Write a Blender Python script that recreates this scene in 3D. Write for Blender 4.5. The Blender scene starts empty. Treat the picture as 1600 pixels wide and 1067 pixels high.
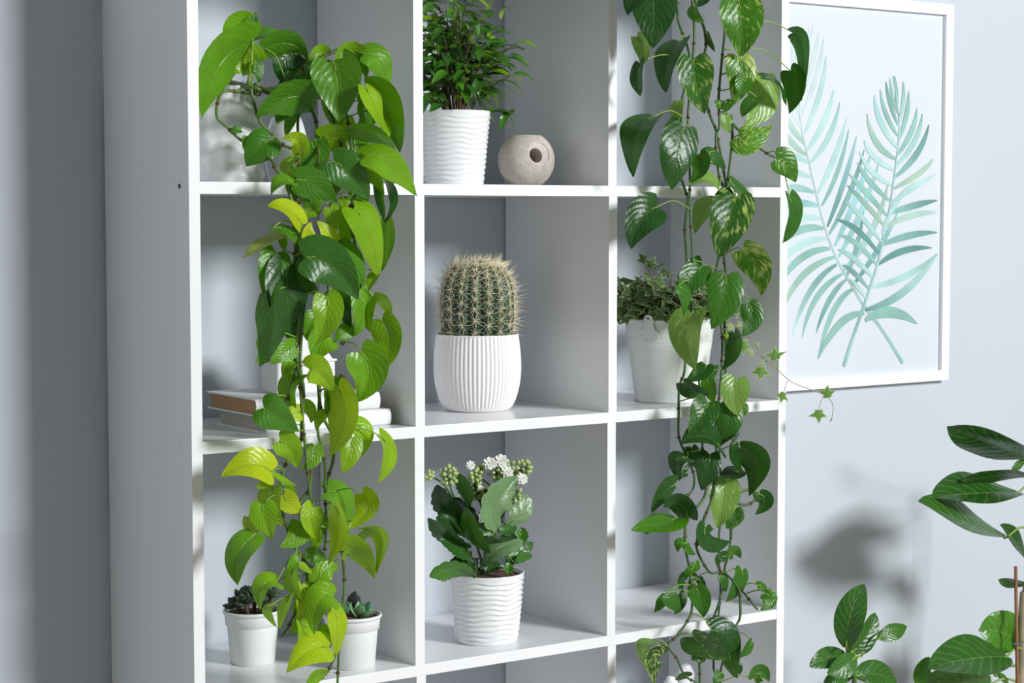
import bpy, bmesh, math, random
import numpy as np
from mathutils import Vector, Matrix, noise
random.seed(7)
PI = math.pi
scene = bpy.context.scene
COL = scene.collection

# ------------------------------------------------------------------ camera, world, lights, exposure
cam_data = bpy.data.cameras.new('camera'); cam = bpy.data.objects.new('camera', cam_data); COL.objects.link(cam)
cam_data.sensor_width = 36; cam_data.lens = 67.913; cam_data.clip_start = .05
cr = Vector((.822603, -.568616, -.000403)); cu = Vector((.037688, .053815, .997839)); cf = Vector((.567366, .820841, -.065699))
m = Matrix.Identity(4)
for i in range(3):
    m[i][0] = cr[i]; m[i][1] = cu[i]; m[i][2] = -cf[i]
m.translation = Vector((-1.10654, -2.35338, 1.36643))
cam.matrix_world = m
scene.camera = cam
cam_data.dof.use_dof = True; cam_data.dof.focus_distance = 2.95; cam_data.dof.aperture_fstop = 14

world = bpy.data.worlds.new('world'); scene.world = world; world.use_nodes = True
bg = world.node_tree.nodes['Background']; bg.inputs[0].default_value = (.96, 1.0, .97, 1); bg.inputs[1].default_value = .155

def area(name, loc, target, size, power, color):
    d = bpy.data.lights.new(name, 'AREA'); d.shape = 'RECTANGLE'; d.size = size[0]; d.size_y = size[1]; d.energy = power; d.color = color
    o = bpy.data.objects.new(name, d); COL.objects.link(o); o.location = loc
    o.rotation_euler = (Vector(target) - Vector(loc)).to_track_quat('-Z', 'Y').to_euler()
    return o
KEY = area('key_softbox', (2.5, -4.95, 3.2), (.7, .1, 1.1), (1.15, 1.15), 356, (.97, .985, 1))
FILL = area('side_fill', (-3.2, -.45, 1.7), (0, .1, 1.2), (1.6, 2.0), 2, (.96, .98, 1))

scene.view_settings.view_transform = 'Standard'; scene.view_settings.look = 'None'
scene.view_settings.gamma = 1; scene.view_settings.use_curve_mapping = False
scene.view_settings.exposure = 0

# ------------------------------------------------------------------ materials
def new_mat(name):
    mt = bpy.data.materials.new(name); mt.use_nodes = True
    return mt, mt.node_tree.nodes, mt.node_tree.links, mt.node_tree.nodes['Principled BSDF']
def mat(name, color, rough=.5, bump=0, bscale=60, var=0, vscale=8, spec=.5, coat=0, stretch=(1, 1, 1), var_color=None, metallic=0):
    mt, N, L, b = new_mat(name)
    b.inputs['Base Color'].default_value = (*color, 1); b.inputs['Roughness'].default_value = rough
    b.inputs['Specular IOR Level'].default_value = spec; b.inputs['Coat Weight'].default_value = coat; b.inputs['Metallic'].default_value = metallic
    tc = N.new('ShaderNodeTexCoord'); mp = N.new('ShaderNodeMapping'); mp.inputs['Scale'].default_value = stretch
    L.new(tc.outputs['Object'], mp.inputs[0])
    if var or var_color:
        n = N.new('ShaderNodeTexNoise'); n.inputs['Scale'].default_value = vscale; n.inputs['Detail'].default_value = 5
        L.new(mp.outputs[0], n.inputs[0])
        r = N.new('ShaderNodeValToRGB'); r.color_ramp.elements[0].position = .35; r.color_ramp.elements[1].position = .68
        c2 = var_color or tuple(c * (1 - var) for c in color)
        r.color_ramp.elements[0].color = (*color, 1); r.color_ramp.elements[1].color = (*c2, 1)
        L.new(n.outputs[0], r.inputs[0]); L.new(r.outputs[0], b.inputs['Base Color'])
    if bump:
        n2 = N.new('ShaderNodeTexNoise'); n2.inputs['Scale'].default_value = bscale; n2.inputs['Detail'].default_value = 4
        L.new(mp.outputs[0], n2.inputs[0])
        bp = N.new('ShaderNodeBump'); bp.inputs['Strength'].default_value = bump; bp.inputs['Distance'].default_value = .001
        L.new(n2.outputs[0], bp.inputs['Height']); L.new(bp.outputs[0], b.inputs['Normal'])
    return mt

def leaf_mat(name, nveins=8, vein=.35, rough=.32, trans=.28, slope=.5, bumpd=.0008, midc=.4, ridge=.14, back=.45, rim=None):
    mt, N, L, b = new_mat(name)
    oi = N.new('ShaderNodeObjectInfo'); tc = N.new('ShaderNodeTexCoord'); sp = N.new('ShaderNodeSeparateXYZ')
    L.new(tc.outputs['UV'], sp.inputs[0])
    def M(op, a, c=None, **k):
        n = N.new('ShaderNodeMath'); n.operation = op; n.use_clamp = k.get('clamp', False)
        for i, v in enumerate((a, c)):
            if v is None: continue
            if isinstance(v, (int, float)): n.inputs[i].default_value = v
            else: L.new(v, n.inputs[i])
        return n.outputs[0]
    a = M('ABSOLUTE', M('SUBTRACT', sp.outputs[0], .5))
    ph = M('MULTIPLY', M('SUBTRACT', sp.outputs[1], M('MULTIPLY', a, slope)), nveins * 2 * PI)
    wn = N.new('ShaderNodeTexNoise'); wn.inputs['Scale'].default_value = 3.2; L.new(tc.outputs['UV'], wn.inputs[0])
    wv = M('SINE', M('ADD', ph, M('MULTIPLY', wn.outputs[0], 7)))
    vm = M('MULTIPLY', M('POWER', M('MULTIPLY', M('ADD', wv, 1), .5), 14), M('LESS_THAN', a, .46))
    mid = M('MULTIPLY', M('SUBTRACT', .018, a), 70, clamp=True)
    vmask = M('ADD', M('MULTIPLY', vm, vein), M('MULTIPLY', mid, midc), clamp=True)
    nz = N.new('ShaderNodeTexNoise'); nz.inputs['Scale'].default_value = 30; L.new(tc.outputs['Object'], nz.inputs[0])
    hs = N.new('ShaderNodeHueSaturation'); L.new(oi.outputs['Color'], hs.inputs['Color'])
    L.new(M('ADD', M('MULTIPLY', nz.outputs[0], .5), .75), hs.inputs['Value'])
    light = N.new('ShaderNodeMix'); light.data_type = 'RGBA'; light.inputs['Factor'].default_value = .42
    L.new(oi.outputs['Color'], light.inputs[6]); light.inputs[7].default_value = (.42, .60, .16, 1)
    mx = N.new('ShaderNodeMix'); mx.data_type = 'RGBA'; L.new(vmask, mx.inputs['Factor']); L.new(hs.outputs[0], mx.inputs[6]); L.new(light.outputs[2], mx.inputs[7])
    # variegation: streaks along the side veins, amount = object alpha (1 = none)
    vc = N.new('ShaderNodeCombineXYZ'); L.new(M('MULTIPLY', sp.outputs[0], 4), vc.inputs[0])
    L.new(M('MULTIPLY', M('SUBTRACT', sp.outputs[1], M('MULTIPLY', a, slope)), 8), vc.inputs[1]); L.new(oi.outputs['Random'], vc.inputs[2])
    n3 = N.new('ShaderNodeTexNoise'); n3.inputs['Scale'].default_value = 1.6; n3.inputs['Detail'].default_value = 6; L.new(vc.outputs[0], n3.inputs[0])
    amt = M('SUBTRACT', 1, oi.outputs['Alpha'])
    vmk = M('MULTIPLY', M('SUBTRACT', M('ADD', n3.outputs[0], M('MULTIPLY', amt, .34)), .66), 7, clamp=True)
    vmk = M('MULTIPLY', vmk, M('GREATER_THAN', amt, .02))
    m2 = N.new('ShaderNodeMix'); m2.data_type = 'RGBA'; L.new(vmk, m2.inputs['Factor']); L.new(mx.outputs[2], m2.inputs[6]); m2.inputs[7].default_value = (.48, .58, .16, 1)
    outc = m2.outputs[2]
    if rim:
        # pale margin of a variegated ivy leaf (v of the UV = distance from the leaf's middle)
        m3 = N.new('ShaderNodeMix'); m3.data_type = 'RGBA'
        L.new(M('MULTIPLY', M('SUBTRACT', M('ADD', sp.outputs[1], M('MULTIPLY', nz.outputs[0], .2)), rim), 9, clamp=True), m3.inputs['Factor'])
        L.new(outc, m3.inputs[6]); m3.inputs[7].default_value = (.55, .62, .33, 1); outc = m3.outputs[2]
    geo = N.new('ShaderNodeNewGeometry')
    mb = N.new('ShaderNodeMix'); mb.data_type = 'RGBA'; L.new(M('MULTIPLY', geo.outputs['Backfacing'], back), mb.inputs['Factor'])
    L.new(outc, mb.inputs[6]); mb.inputs[7].default_value = (.30, .42, .16, 1)
    L.new(mb.outputs[2], b.inputs['Base Color']); b.inputs['Roughness'].default_value = rough
    b.inputs['Specular IOR Level'].default_value = .5
    bp = N.new('ShaderNodeBump'); bp.inputs['Strength'].default_value = .8; bp.inputs['Distance'].default_value = bumpd
    nb = N.new('ShaderNodeTexNoise'); nb.inputs['Scale'].default_value = 120; L.new(tc.outputs['Object'], nb.inputs[0])
    L.new(M('ADD', M('MULTIPLY', wv, -ridge), M('SUBTRACT', M('MULTIPLY', nb.outputs[0], .9), mid)), bp.inputs['Height']); L.new(bp.outputs[0], b.inputs['Normal'])
    tr = N.new('ShaderNodeBsdfTranslucent'); hs2 = N.new('ShaderNodeHueSaturation'); hs2.inputs['Value'].default_value = 1.5; hs2.inputs['Saturation'].default_value = 1.1
    L.new(mb.outputs[2], hs2.inputs['Color']); L.new(hs2.outputs[0], tr.inputs[0])
    ms = N.new('ShaderNodeMixShader'); ms.inputs[0].default_value = trans
    L.new(b.outputs[0], ms.inputs[1]); L.new(tr.outputs[0], ms.inputs[2]); L.new(ms.outputs[0], N['Material Output'].inputs[0])
    return mt

M_SHELF = mat('white_laminate', (.86, .87, .89), .22, bump=.03, bscale=300)
M_WALL = mat('pale_blue_wall_paint', (.555, .60, .655), .75, bump=.12, bscale=180, var=.03, vscale=1.5)
M_FLOOR = mat('pale_floor_boards', (.52, .47, .42), .4, var=.2, vscale=4, stretch=(1, 12, 1))
M_TRIM = mat('white_trim', (.82, .83, .85), .4)
M_CERAMIC = mat('white_glazed_ceramic', (.86, .87, .88), .18, coat=.3)
M_MATTE = mat('white_matte_ceramic', (.83, .81, .80), .6, bump=.1, bscale=200)
M_PLASTIC = mat('white_plastic', (.84, .86, .85), .4)
M_METAL = mat('white_enamelled_metal', (.80, .84, .81), .35)
M_STONE = mat('sandstone', (.62, .56, .50), .85, bump=1.0, bscale=330, var=.16, vscale=120)
M_SOIL = mat('dark_soil', (.075, .04, .025), .95, bump=1.0, bscale=400, var_color=(.16, .09, .06), vscale=160)
M_VINE = mat('green_vine', (.11, .20, .03), .45, var_color=(.06, .12, .025), vscale=40)
M_VINE_D = mat('dark_green_vine', (.07, .16, .04), .45, var_color=(.03, .075, .02), vscale=30)
M_PETI = mat('pale_green_petiole', (.22, .36, .05), .4)
M_NODE = mat('brown_nodes', (.11, .055, .025), .8)
M_BARK = mat('grey_brown_bark', (.16, .11, .07), .8, bump=.6, bscale=200, var=.4, vscale=60)
M_TRUNK = mat('pale_bark', (.42, .36, .24), .8, bump=.5, bscale=120, var=.35, vscale=30)
M_CANE = mat('bamboo_cane', (.28, .11, .045), .6, var=.3, vscale=30, stretch=(1, 1, .1))
M_TIE = mat('grey_plastic_tie', (.10, .13, .15), .5)
M_COVER = mat('white_book_cloth', (.84, .85, .86), .45, bump=.15, bscale=500)
M_PAGE_B = mat('tan_page_edges', (.55, .33, .18), .85, bump=.8, bscale=60, stretch=(1, 1, 40), var=.15, vscale=30)
M_PAGE_W = mat('cream_page_edges', (.66, .63, .57), .85, bump=.8, bscale=60, stretch=(1, 1, 40), var=.1, vscale=30)
M_CACTUS = mat('cactus_skin', (.014, .042, .02), .5, var_color=(.03, .08, .03), vscale=30)
M_SPINE = mat('cream_spines', (.88, .83, .62), .5, var_color=(.70, .60, .36), vscale=80)
M_AREOLE = mat('tan_wool', (.55, .36, .17), .95, bump=.8, bscale=500)
M_WOOL = mat('cream_wool', (.70, .62, .42), .95, bump=.8, bscale=500)
M_BUD = mat('green_flower_buds', (.33, .47, .13), .45, var_color=(.50, .60, .26), vscale=120)
M_PETAL = mat('white_petals', (.88, .88, .82), .6)
M_PAPER = mat('pale_print_paper', (.64, .685, .75), .7)
M_HOLE = mat('dark_screw_hole', (.05, .05, .055), .7)
M_LABEL = mat('ivory_vine', (.4, .3, .2), .7)
M_POTHOS = leaf_mat('pothos_leaf', 7, .07, .33, .30, .9, .0011)
M_LARGE = leaf_mat('large_ficus_leaf', 8, .34, .32, .14, .55, .0012, midc=.7, back=.4)
M_FINE = leaf_mat('fine_ficus_leaf', 5, .1, .22, .2, .6, .0004)
M_KAL = leaf_mat('fleshy_leaf', 3, .05, .34, .08, .9, .0010, back=.35)
M_IVY = leaf_mat('ivy_leaf', 3, .3, .45, .2, .9, .0005, rim=.92, back=.2)
M_SUCC = leaf_mat('succulent_leaf', 1, 0, .4, .04, .5, .0003, back=0)

# print colours come from a colour attribute written on each leaflet
mt, N, L, b = new_mat('watercolour_ink'); at_ = N.new('ShaderNodeAttribute'); at_.attribute_name = 'ink'
nz = N.new('ShaderNodeTexNoise'); nz.inputs['Scale'].default_value = 14; tc = N.new('ShaderNodeTexCoord'); L.new(tc.outputs['Object'], nz.inputs[0])
hs = N.new('ShaderNodeHueSaturation'); mr = N.new('ShaderNodeMapRange'); mr.inputs[1].default_value = .3; mr.inputs[2].default_value = .7; mr.inputs[3].default_value = .82; mr.inputs[4].default_value = 1.14
L.new(nz.outputs[0], mr.inputs[0]); L.new(mr.outputs[0], hs.inputs['Value']); L.new(at_.outputs['Color'], hs.inputs['Color']); L.new(hs.outputs[0], b.inputs['Base Color']); b.inputs['Roughness'].default_value = .7
M_INK = mt

# ------------------------------------------------------------------ object helpers
def link(name, me, mats, parent=None, smooth=True, loc=None):
    o = bpy.data.objects.new(name, me); COL.objects.link(o)
    if not isinstance(mats, (list, tuple)): mats = [mats]
    if not me.materials:
        for q in mats: me.materials.append(q)
    if smooth: me.shade_smooth()
    if parent is not None: o.parent = parent
    if loc: o.location = loc
    return o
def from_bm(name, bm, mats, parent=None, smooth=False):
    me = bpy.data.meshes.new(name); bm.to_mesh(me); bm.free()
    return link(name, me, mats, parent, smooth)
def thing(name, label, cat, loc=(0, 0, 0), group=None, rz=0):
    o = bpy.data.objects.new(name, None); COL.objects.link(o); o.location = loc; o.rotation_euler = (0, 0, rz)
    o.empty_display_size = .05; tag(o, label, cat, group); return o
def tag(o, label, cat, group=None):
    o['label'] = label; o['category'] = cat
    if group: o['group'] = group
    return o
def struct(o): o['kind'] = 'structure'; return o
def stuff(o): o['kind'] = 'stuff'; return o
def box_bm(bm, x0, x1, y0, y1, z0, z1, bevel=0):
    r = bmesh.ops.create_cube(bm, size=1, matrix=Matrix.Translation(((x0+x1)/2, (y0+y1)/2, (z0+z1)/2)) @ Matrix.Diagonal((x1-x0, y1-y0, z1-z0, 1)))
    if bevel:
        es = list({e for v in r['verts'] for e in v.link_edges})
        bmesh.ops.bevel(bm, geom=es, offset=bevel, segments=2, affect='EDGES', profile=.6)
def box(name, x0, x1, y0, y1, z0, z1, m, parent=None, bevel=.0006):
    bm = bmesh.new(); box_bm(bm, x0, x1, y0, y1, z0, z1, bevel); return from_bm(name, bm, m, parent, False)
def grid_mesh(name, P, closed_u=False, uv=True):
    """P[i][j] -> mesh; i along v, j along u"""
    n, k = len(P), len(P[0]); vs = [tuple(p) for row in P for p in row]; fs = []; uvs = []
    jm = k if closed_u else k - 1
    for i in range(n - 1):
        for j in range(jm):
            j2 = (j + 1) % k; fs.append((i*k+j, i*k+j2, (i+1)*k+j2, (i+1)*k+j))
            uvs += [(j/jm, i/(n-1)), ((j+1)/jm, i/(n-1)), ((j+1)/jm, (i+1)/(n-1)), (j/jm, (i+1)/(n-1))]
    me = bpy.data.meshes.new(name); me.from_pydata(vs, [], fs)
    if uv:
        l = me.uv_layers.new(name='UVMap'); l.data.foreach_set('uv', [c for t in uvs for c in t])
    me.update(); return me
def lathe(name, prof, segs, mats, parent=None, disp=None, cap=True, loc=None):
    P = []
    for i, (r, z) in enumerate(prof):
        row = []
        for j in range(segs):
            th = 2*PI*j/segs; rr = r + (disp(th, z, i) if disp else 0)
            row.append((rr*math.cos(th), rr*math.sin(th), z))
        P.append(row)
    me = grid_mesh(name, P, True)
    if cap:
        bm = bmesh.new(); bm.from_mesh(me); bm.verts.ensure_lookup_table()
        for i in (0, len(prof) - 1):
            if prof[i][0] > 1e-5: bm.faces.new([bm.verts[i*segs+j] for j in (range(segs) if i else reversed(range(segs)))])
        bm.to_mesh(me); bm.free()
    return link(name, me, mats, parent, True, loc)
def smooth_path(pts, sub=5):
    p = [Vector(a) for a in pts]
    if len(p) < 3: return p
    p = [p[0]*2 - p[1]] + p + [p[-1]*2 - p[-2]]; out = []
    for i in range(1, len(p) - 2):
        a, b, c, d = p[i-1:i+3]
        for s in range(sub):
            t = s/sub
            out.append(.5*((2*b) + (c-a)*t + (2*a-5*b+4*c-d)*t*t + (3*b-3*c+d-a)*t**3))
    out.append(p[-2]); return out
def tube_arrays(path, rad, seg=8):
    """vertices and faces of a closed tube; rad is a number or a function of t"""
    vs, fs = [], []; n = len(path); prev = None
    for i, p in enumerate(path):
        t = (path[min(i+1, n-1)] - path[max(i-1, 0)]).normalized()
        if prev is None:
            a = t.orthogonal().normalized()
        else:
            a = (prev - t*prev.dot(t)).normalized()
        prev = a; b = t.cross(a); r = rad(i/(n-1)) if callable(rad) else rad
        for k in range(seg):
            th = 2*PI*k/seg; vs.append(p + (a*math.cos(th) + b*math.sin(th))*r)
        if i:
            for k in range(seg):
                k2 = (k+1) % seg; fs.append(((i-1)*seg+k, (i-1)*seg+k2, i*seg+k2, i*seg+k))
    fs.append(tuple(reversed(range(seg)))); fs.append(tuple((n-1)*seg+k for k in range(seg)))
    return vs, fs
class Bag:
    """collects tubes, blobs and cones of one part"""
    def __init__(s): s.v = []; s.f = []; s.m = []
    def add(s, vs, fs, mi=0):
        o = len(s.v); s.v += [tuple(a) for a in vs]; s.f += [tuple(i+o for i in q) for q in fs]; s.m += [mi]*len(fs)
    def tube(s, path, rad, seg=8, mi=0): s.add(*tube_arrays(path, rad, seg), mi)
    def cone(s, a, b, r, seg=4, mi=0):
        a, b = Vector(a), Vector(b); t = (b-a).normalized(); x = t.orthogonal().normalized(); y = t.cross(x)
        s.add([a + (x*math.cos(2*PI*k/seg) + y*math.sin(2*PI*k/seg))*r for k in range(seg)] + [b], [(k, (k+1) % seg, seg) for k in range(seg)], mi)
    def ball(s, c, r, ax=(0, 0, 1), k=1.0, mi=0, n=6, rings=5):
        c = Vector(c); t = Vector(ax).normalized(); x = t.orthogonal().normalized(); y = t.cross(x); vs = [c - t*r*k]; fs = []
        for i in range(1, rings):
            ph = PI*i/rings
            for j in range(n): vs.append(c - t*r*k*math.cos(ph) + (x*math.cos(2*PI*j/n) + y*math.sin(2*PI*j/n))*r*math.sin(ph))
        vs.append(c + t*r*k); T = len(vs)-1
        for j in range(n): fs.append((0, 1+(j+1) % n, 1+j)); fs.append((T, T-n+j, T-n+(j+1) % n))
        for i in range(rings-2):
            for j in range(n): a = 1+i*n+j; b = 1+i*n+(j+1) % n; fs.append((a, b, b+n, a+n))
        s.add(vs, fs, mi)
    def build(s, name, mats, parent=None, smooth=True):
        me = bpy.data.meshes.new(name); me.from_pydata(s.v, [], s.f)
        if not isinstance(mats, (list, tuple)): mats = [mats]
        for q in mats: me.materials.append(q)
        me.polygons.foreach_set('material_index', s.m); me.update()
        return link(name, me, mats, parent, smooth)

FACE = Vector((-.52, -.84, .14)).normalized()      # the way a hanging leaf turns, towards the open room
def prof_heart(s): return max(0, math.sin(PI*(.07+.93*s)**.60))**.82
def prof_ell(s): return max(0, math.sin(PI*(.03+.97*s)**.93))**.72
def prof_spoon(s): return max(0, math.sin(PI*(.06+.94*s)**1.18))**.75
def leaf_mesh(B, C, T, w, prof=prof_heart, lobe=.17, fold=.28, roll=None, N=15, H=5, curl=0, wav=.02, scallop=0, up=FACE, true=.74):
    B, C, T = Vector(B), Vector(C), Vector(T)
    pts = []; n = N
    for i in range(n):
        t = i/(n-1); pts.append((1-t)**2*B + 2*t*(1-t)*C + t*t*T)
    Ln = sum((pts[i+1]-pts[i]).length for i in range(n-1))
    full = max(w, true*Ln*.9)
    if roll is None: roll = math.acos(min(1, w/full)) * (1 if random.random() < .5 else -1)
    full = min(full, max(w*2.6, .001))
    P = []; ph = random.uniform(0, 6)
    for i in range(n):
        s = i/(n-1); t = (pts[min(i+1, n-1)] - pts[max(i-1, 0)]).normalized()
        nn = (up - t*up.dot(t)).normalized(); rot = Matrix.Rotation(roll*(1 - .25*s), 3, t); nn = rot @ nn
        side = t.cross(nn); h = full/2*prof(s); row = []
        if scallop: h *= 1 + scallop*(abs(math.sin(s*PI*6.5)) - .5)
        for j in range(-H, H+1):
            u = j/H; au = abs(u)
            p = pts[i] + side*(u*h*math.cos(fold*au)) + nn*(h*au*math.sin(fold)*.9 - curl*h*au*au)
            p -= t*(lobe*full*math.sin(PI*min(1, au*.62))*(1-s)**4)
            p += nn*(wav*full*math.sin(s*9+ph+u*2)*au)
            row.append(p)
        P.append(row)
    return grid_mesh('leaf', P)
TONES = [(0, (.50, .60, .012)), (.5, (.40, .55, .012)), (1, (.25, .46, .010)), (1.5, (.14, .34, .012)), (2, (.065, .22, .012)), (2.5, (.038, .145, .014)), (3, (.018, .078, .012)), (3.5, (.010, .045, .009)), (4, (.30, .36, .08)), (5, (.15, .27, .11)), (6, (.20, .36, .07))]
def tone(t):
    for (a, ca), (b, cb) in zip(TONES[:-1], TONES[1:]):
        if t <= b: k = (t-a)/(b-a); return tuple(x*(1-k)+y*k for x, y in zip(ca, cb))
    return TONES[-1][1]

FICUS_POT=(1.662,.045)
VINES_LEFT=[[(.1113,.125,1.553),(.1219,.034,1.5364),(.1106,.0333,1.5384),(.1124,.0293,1.5163),(.1227,.0312,1.4923),(.1389,.0308,1.4779),(.1476,.0185,1.4629),(.1598,.0076,1.4555),(.1571,-.0178,1.4425),(.1349,-.0383,1.4296)],[(.1147,.125,1.553),(.1288,.0475,1.5325),(.1081,.0502,1.5331),(.0752,.0441,1.5341),(.0674,.0476,1.5206),(.0668,.0498,1.4988),(.0809,.0459,1.4844),(.1014,.0436,1.4664),(.1226,.0055,1.4426),(.1151,-.0294,1.4247),(.1253,-.0407,1.4102),(.13,-.0366,1.3934)],[(.118,.125,1.553),(.1437,.0496,1.5343),(.1822,.0483,1.5244),(.1915,.0499,1.5173),(.189,.0468,1.4921),(.1903,.0483,1.4747),(.1646,-.0037,1.4381),(.145,-.0345,1.4129)],[(.1213,.125,1.553),(.1343,.0314,1.5368),(.1731,.0313,1.5283),(.1967,.0333,1.5217),(.2027,.0189,1.4939),(.2004,.015,1.4714),(.1819,-.0232,1.4379),(.1442,-.051,1.3982),(.1294,-.0503,1.3749),(.1312,-.0539,1.3412),(.1372,-.0475,1.3121),(.139,-.0485,1.2685),(.1326,-.0544,1.2204),(.1304,-.0527,1.1815),(.1385,-.0496,1.1234),(.1422,-.0497,1.0742),(.1457,-.0479,1.0493),(.1486,-.052,1.0003),(.1542,-.0488,.9674)],[(.1247,.125,1.553),(.1428,.0425,1.5377),(.1918,.0448,1.547),(.2156,.0262,1.5344),(.2209,.0154,1.5142),(.2246,.0021,1.4839),(.2228,-.0207,1.4509),(.2033,-.0446,1.4182),(.1871,-.043,1.3653),(.1836,-.0385,1.3114),(.1871,-.0416,1.2623),(.1801,-.0435,1.2183),(.1758,-.0405,1.179),(.1733,-.0393,1.1257),(.1699,-.0395,1.0715),(.1741,-.0419,1.0517),(.1797,-.0414,1.0215),(.1797,-.0408,.9816),(.1821,-.0387,.9462),(.1792,-.0407,.9068)],[(.1243,-.0476,1.4038),(.1274,-.0513,1.3653),(.1311,-.0512,1.3219),(.1295,-.0459,1.2783),(.1357,-.0437,1.2295),(.1323,-.0468,1.1811),(.1312,-.0484,1.1578),(.1148,-.0502,1.1101)],[(.144,-.0411,1.3895),(.1452,-.0428,1.3168),(.1464,-.0446,1.2439),(.1416,-.0421,1.1707),(.144,-.0471,1.1278),(.1421,-.0448,1.0861),(.141,-.0413,1.0563),(.1172,-.0443,1.0289),(.1082,-.0453,.993),(.1125,-.0468,.9561),(.1217,-.0446,.9328),(.1343,-.0413,.9114),(.1286,-.0489,.9177),(.1529,-.0427,.8871),(.1799,-.0424,.8818),(.1993,-.0419,.8905)],[(.1723,-.0368,1.1789),(.1708,-.0391,1.1455),(.1762,-.0387,1.0958),(.1922,-.0398,1.0627),(.1917,-.0428,1.0307),(.1867,-.0363,1.0004),(.1893,-.0387,.9656),(.1931,-.0416,.9456),(.1929,-.0392,.9316),(.2062,-.0393,.9015),(.2094,-.0404,.8531),(.205,-.0405,.815),(.2014,-.0389,.7693),(.1986,-.0382,.7114)],[(.1514,-.0426,1.0533),(.1546,-.0461,1.0016),(.1386,-.0445,.9756),(.1272,-.0449,.9594)],[(.149,-.0401,.8847),(.1507,-.0406,.8644),(.1431,-.0406,.8438),(.1323,-.0404,.8236),(.1192,-.0449,.807),(.1111,-.0402,.7942)],[(.2029,-.0442,.8159),(.1887,-.0447,.7888),(.1832,-.0447,.7703)],[(.1989,-.0409,.7675),(.1845,-.042,.7407),(.1786,-.0379,.731)],[(.1513,.125,1.553),(.1406,.0328,1.5383),(.1859,.0335,1.5635),(.1989,.0365,1.5816),(.2056,.0179,1.5683),(.2141,.0029,1.5332),(.228,-.0173,1.508),(.2306,-.0272,1.4731),(.2264,-.0441,1.4381),(.2405,-.0489,1.4112),(.2212,-.0525,1.3898),(.217,-.0496,1.3653),(.2226,-.0494,1.3333),(.2271,-.0512,1.3111),(.2322,-.0519,1.2765),(.2328,-.0455,1.2416),(.2165,-.0487,1.2026),(.2009,-.0511,1.1884)]]
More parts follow.
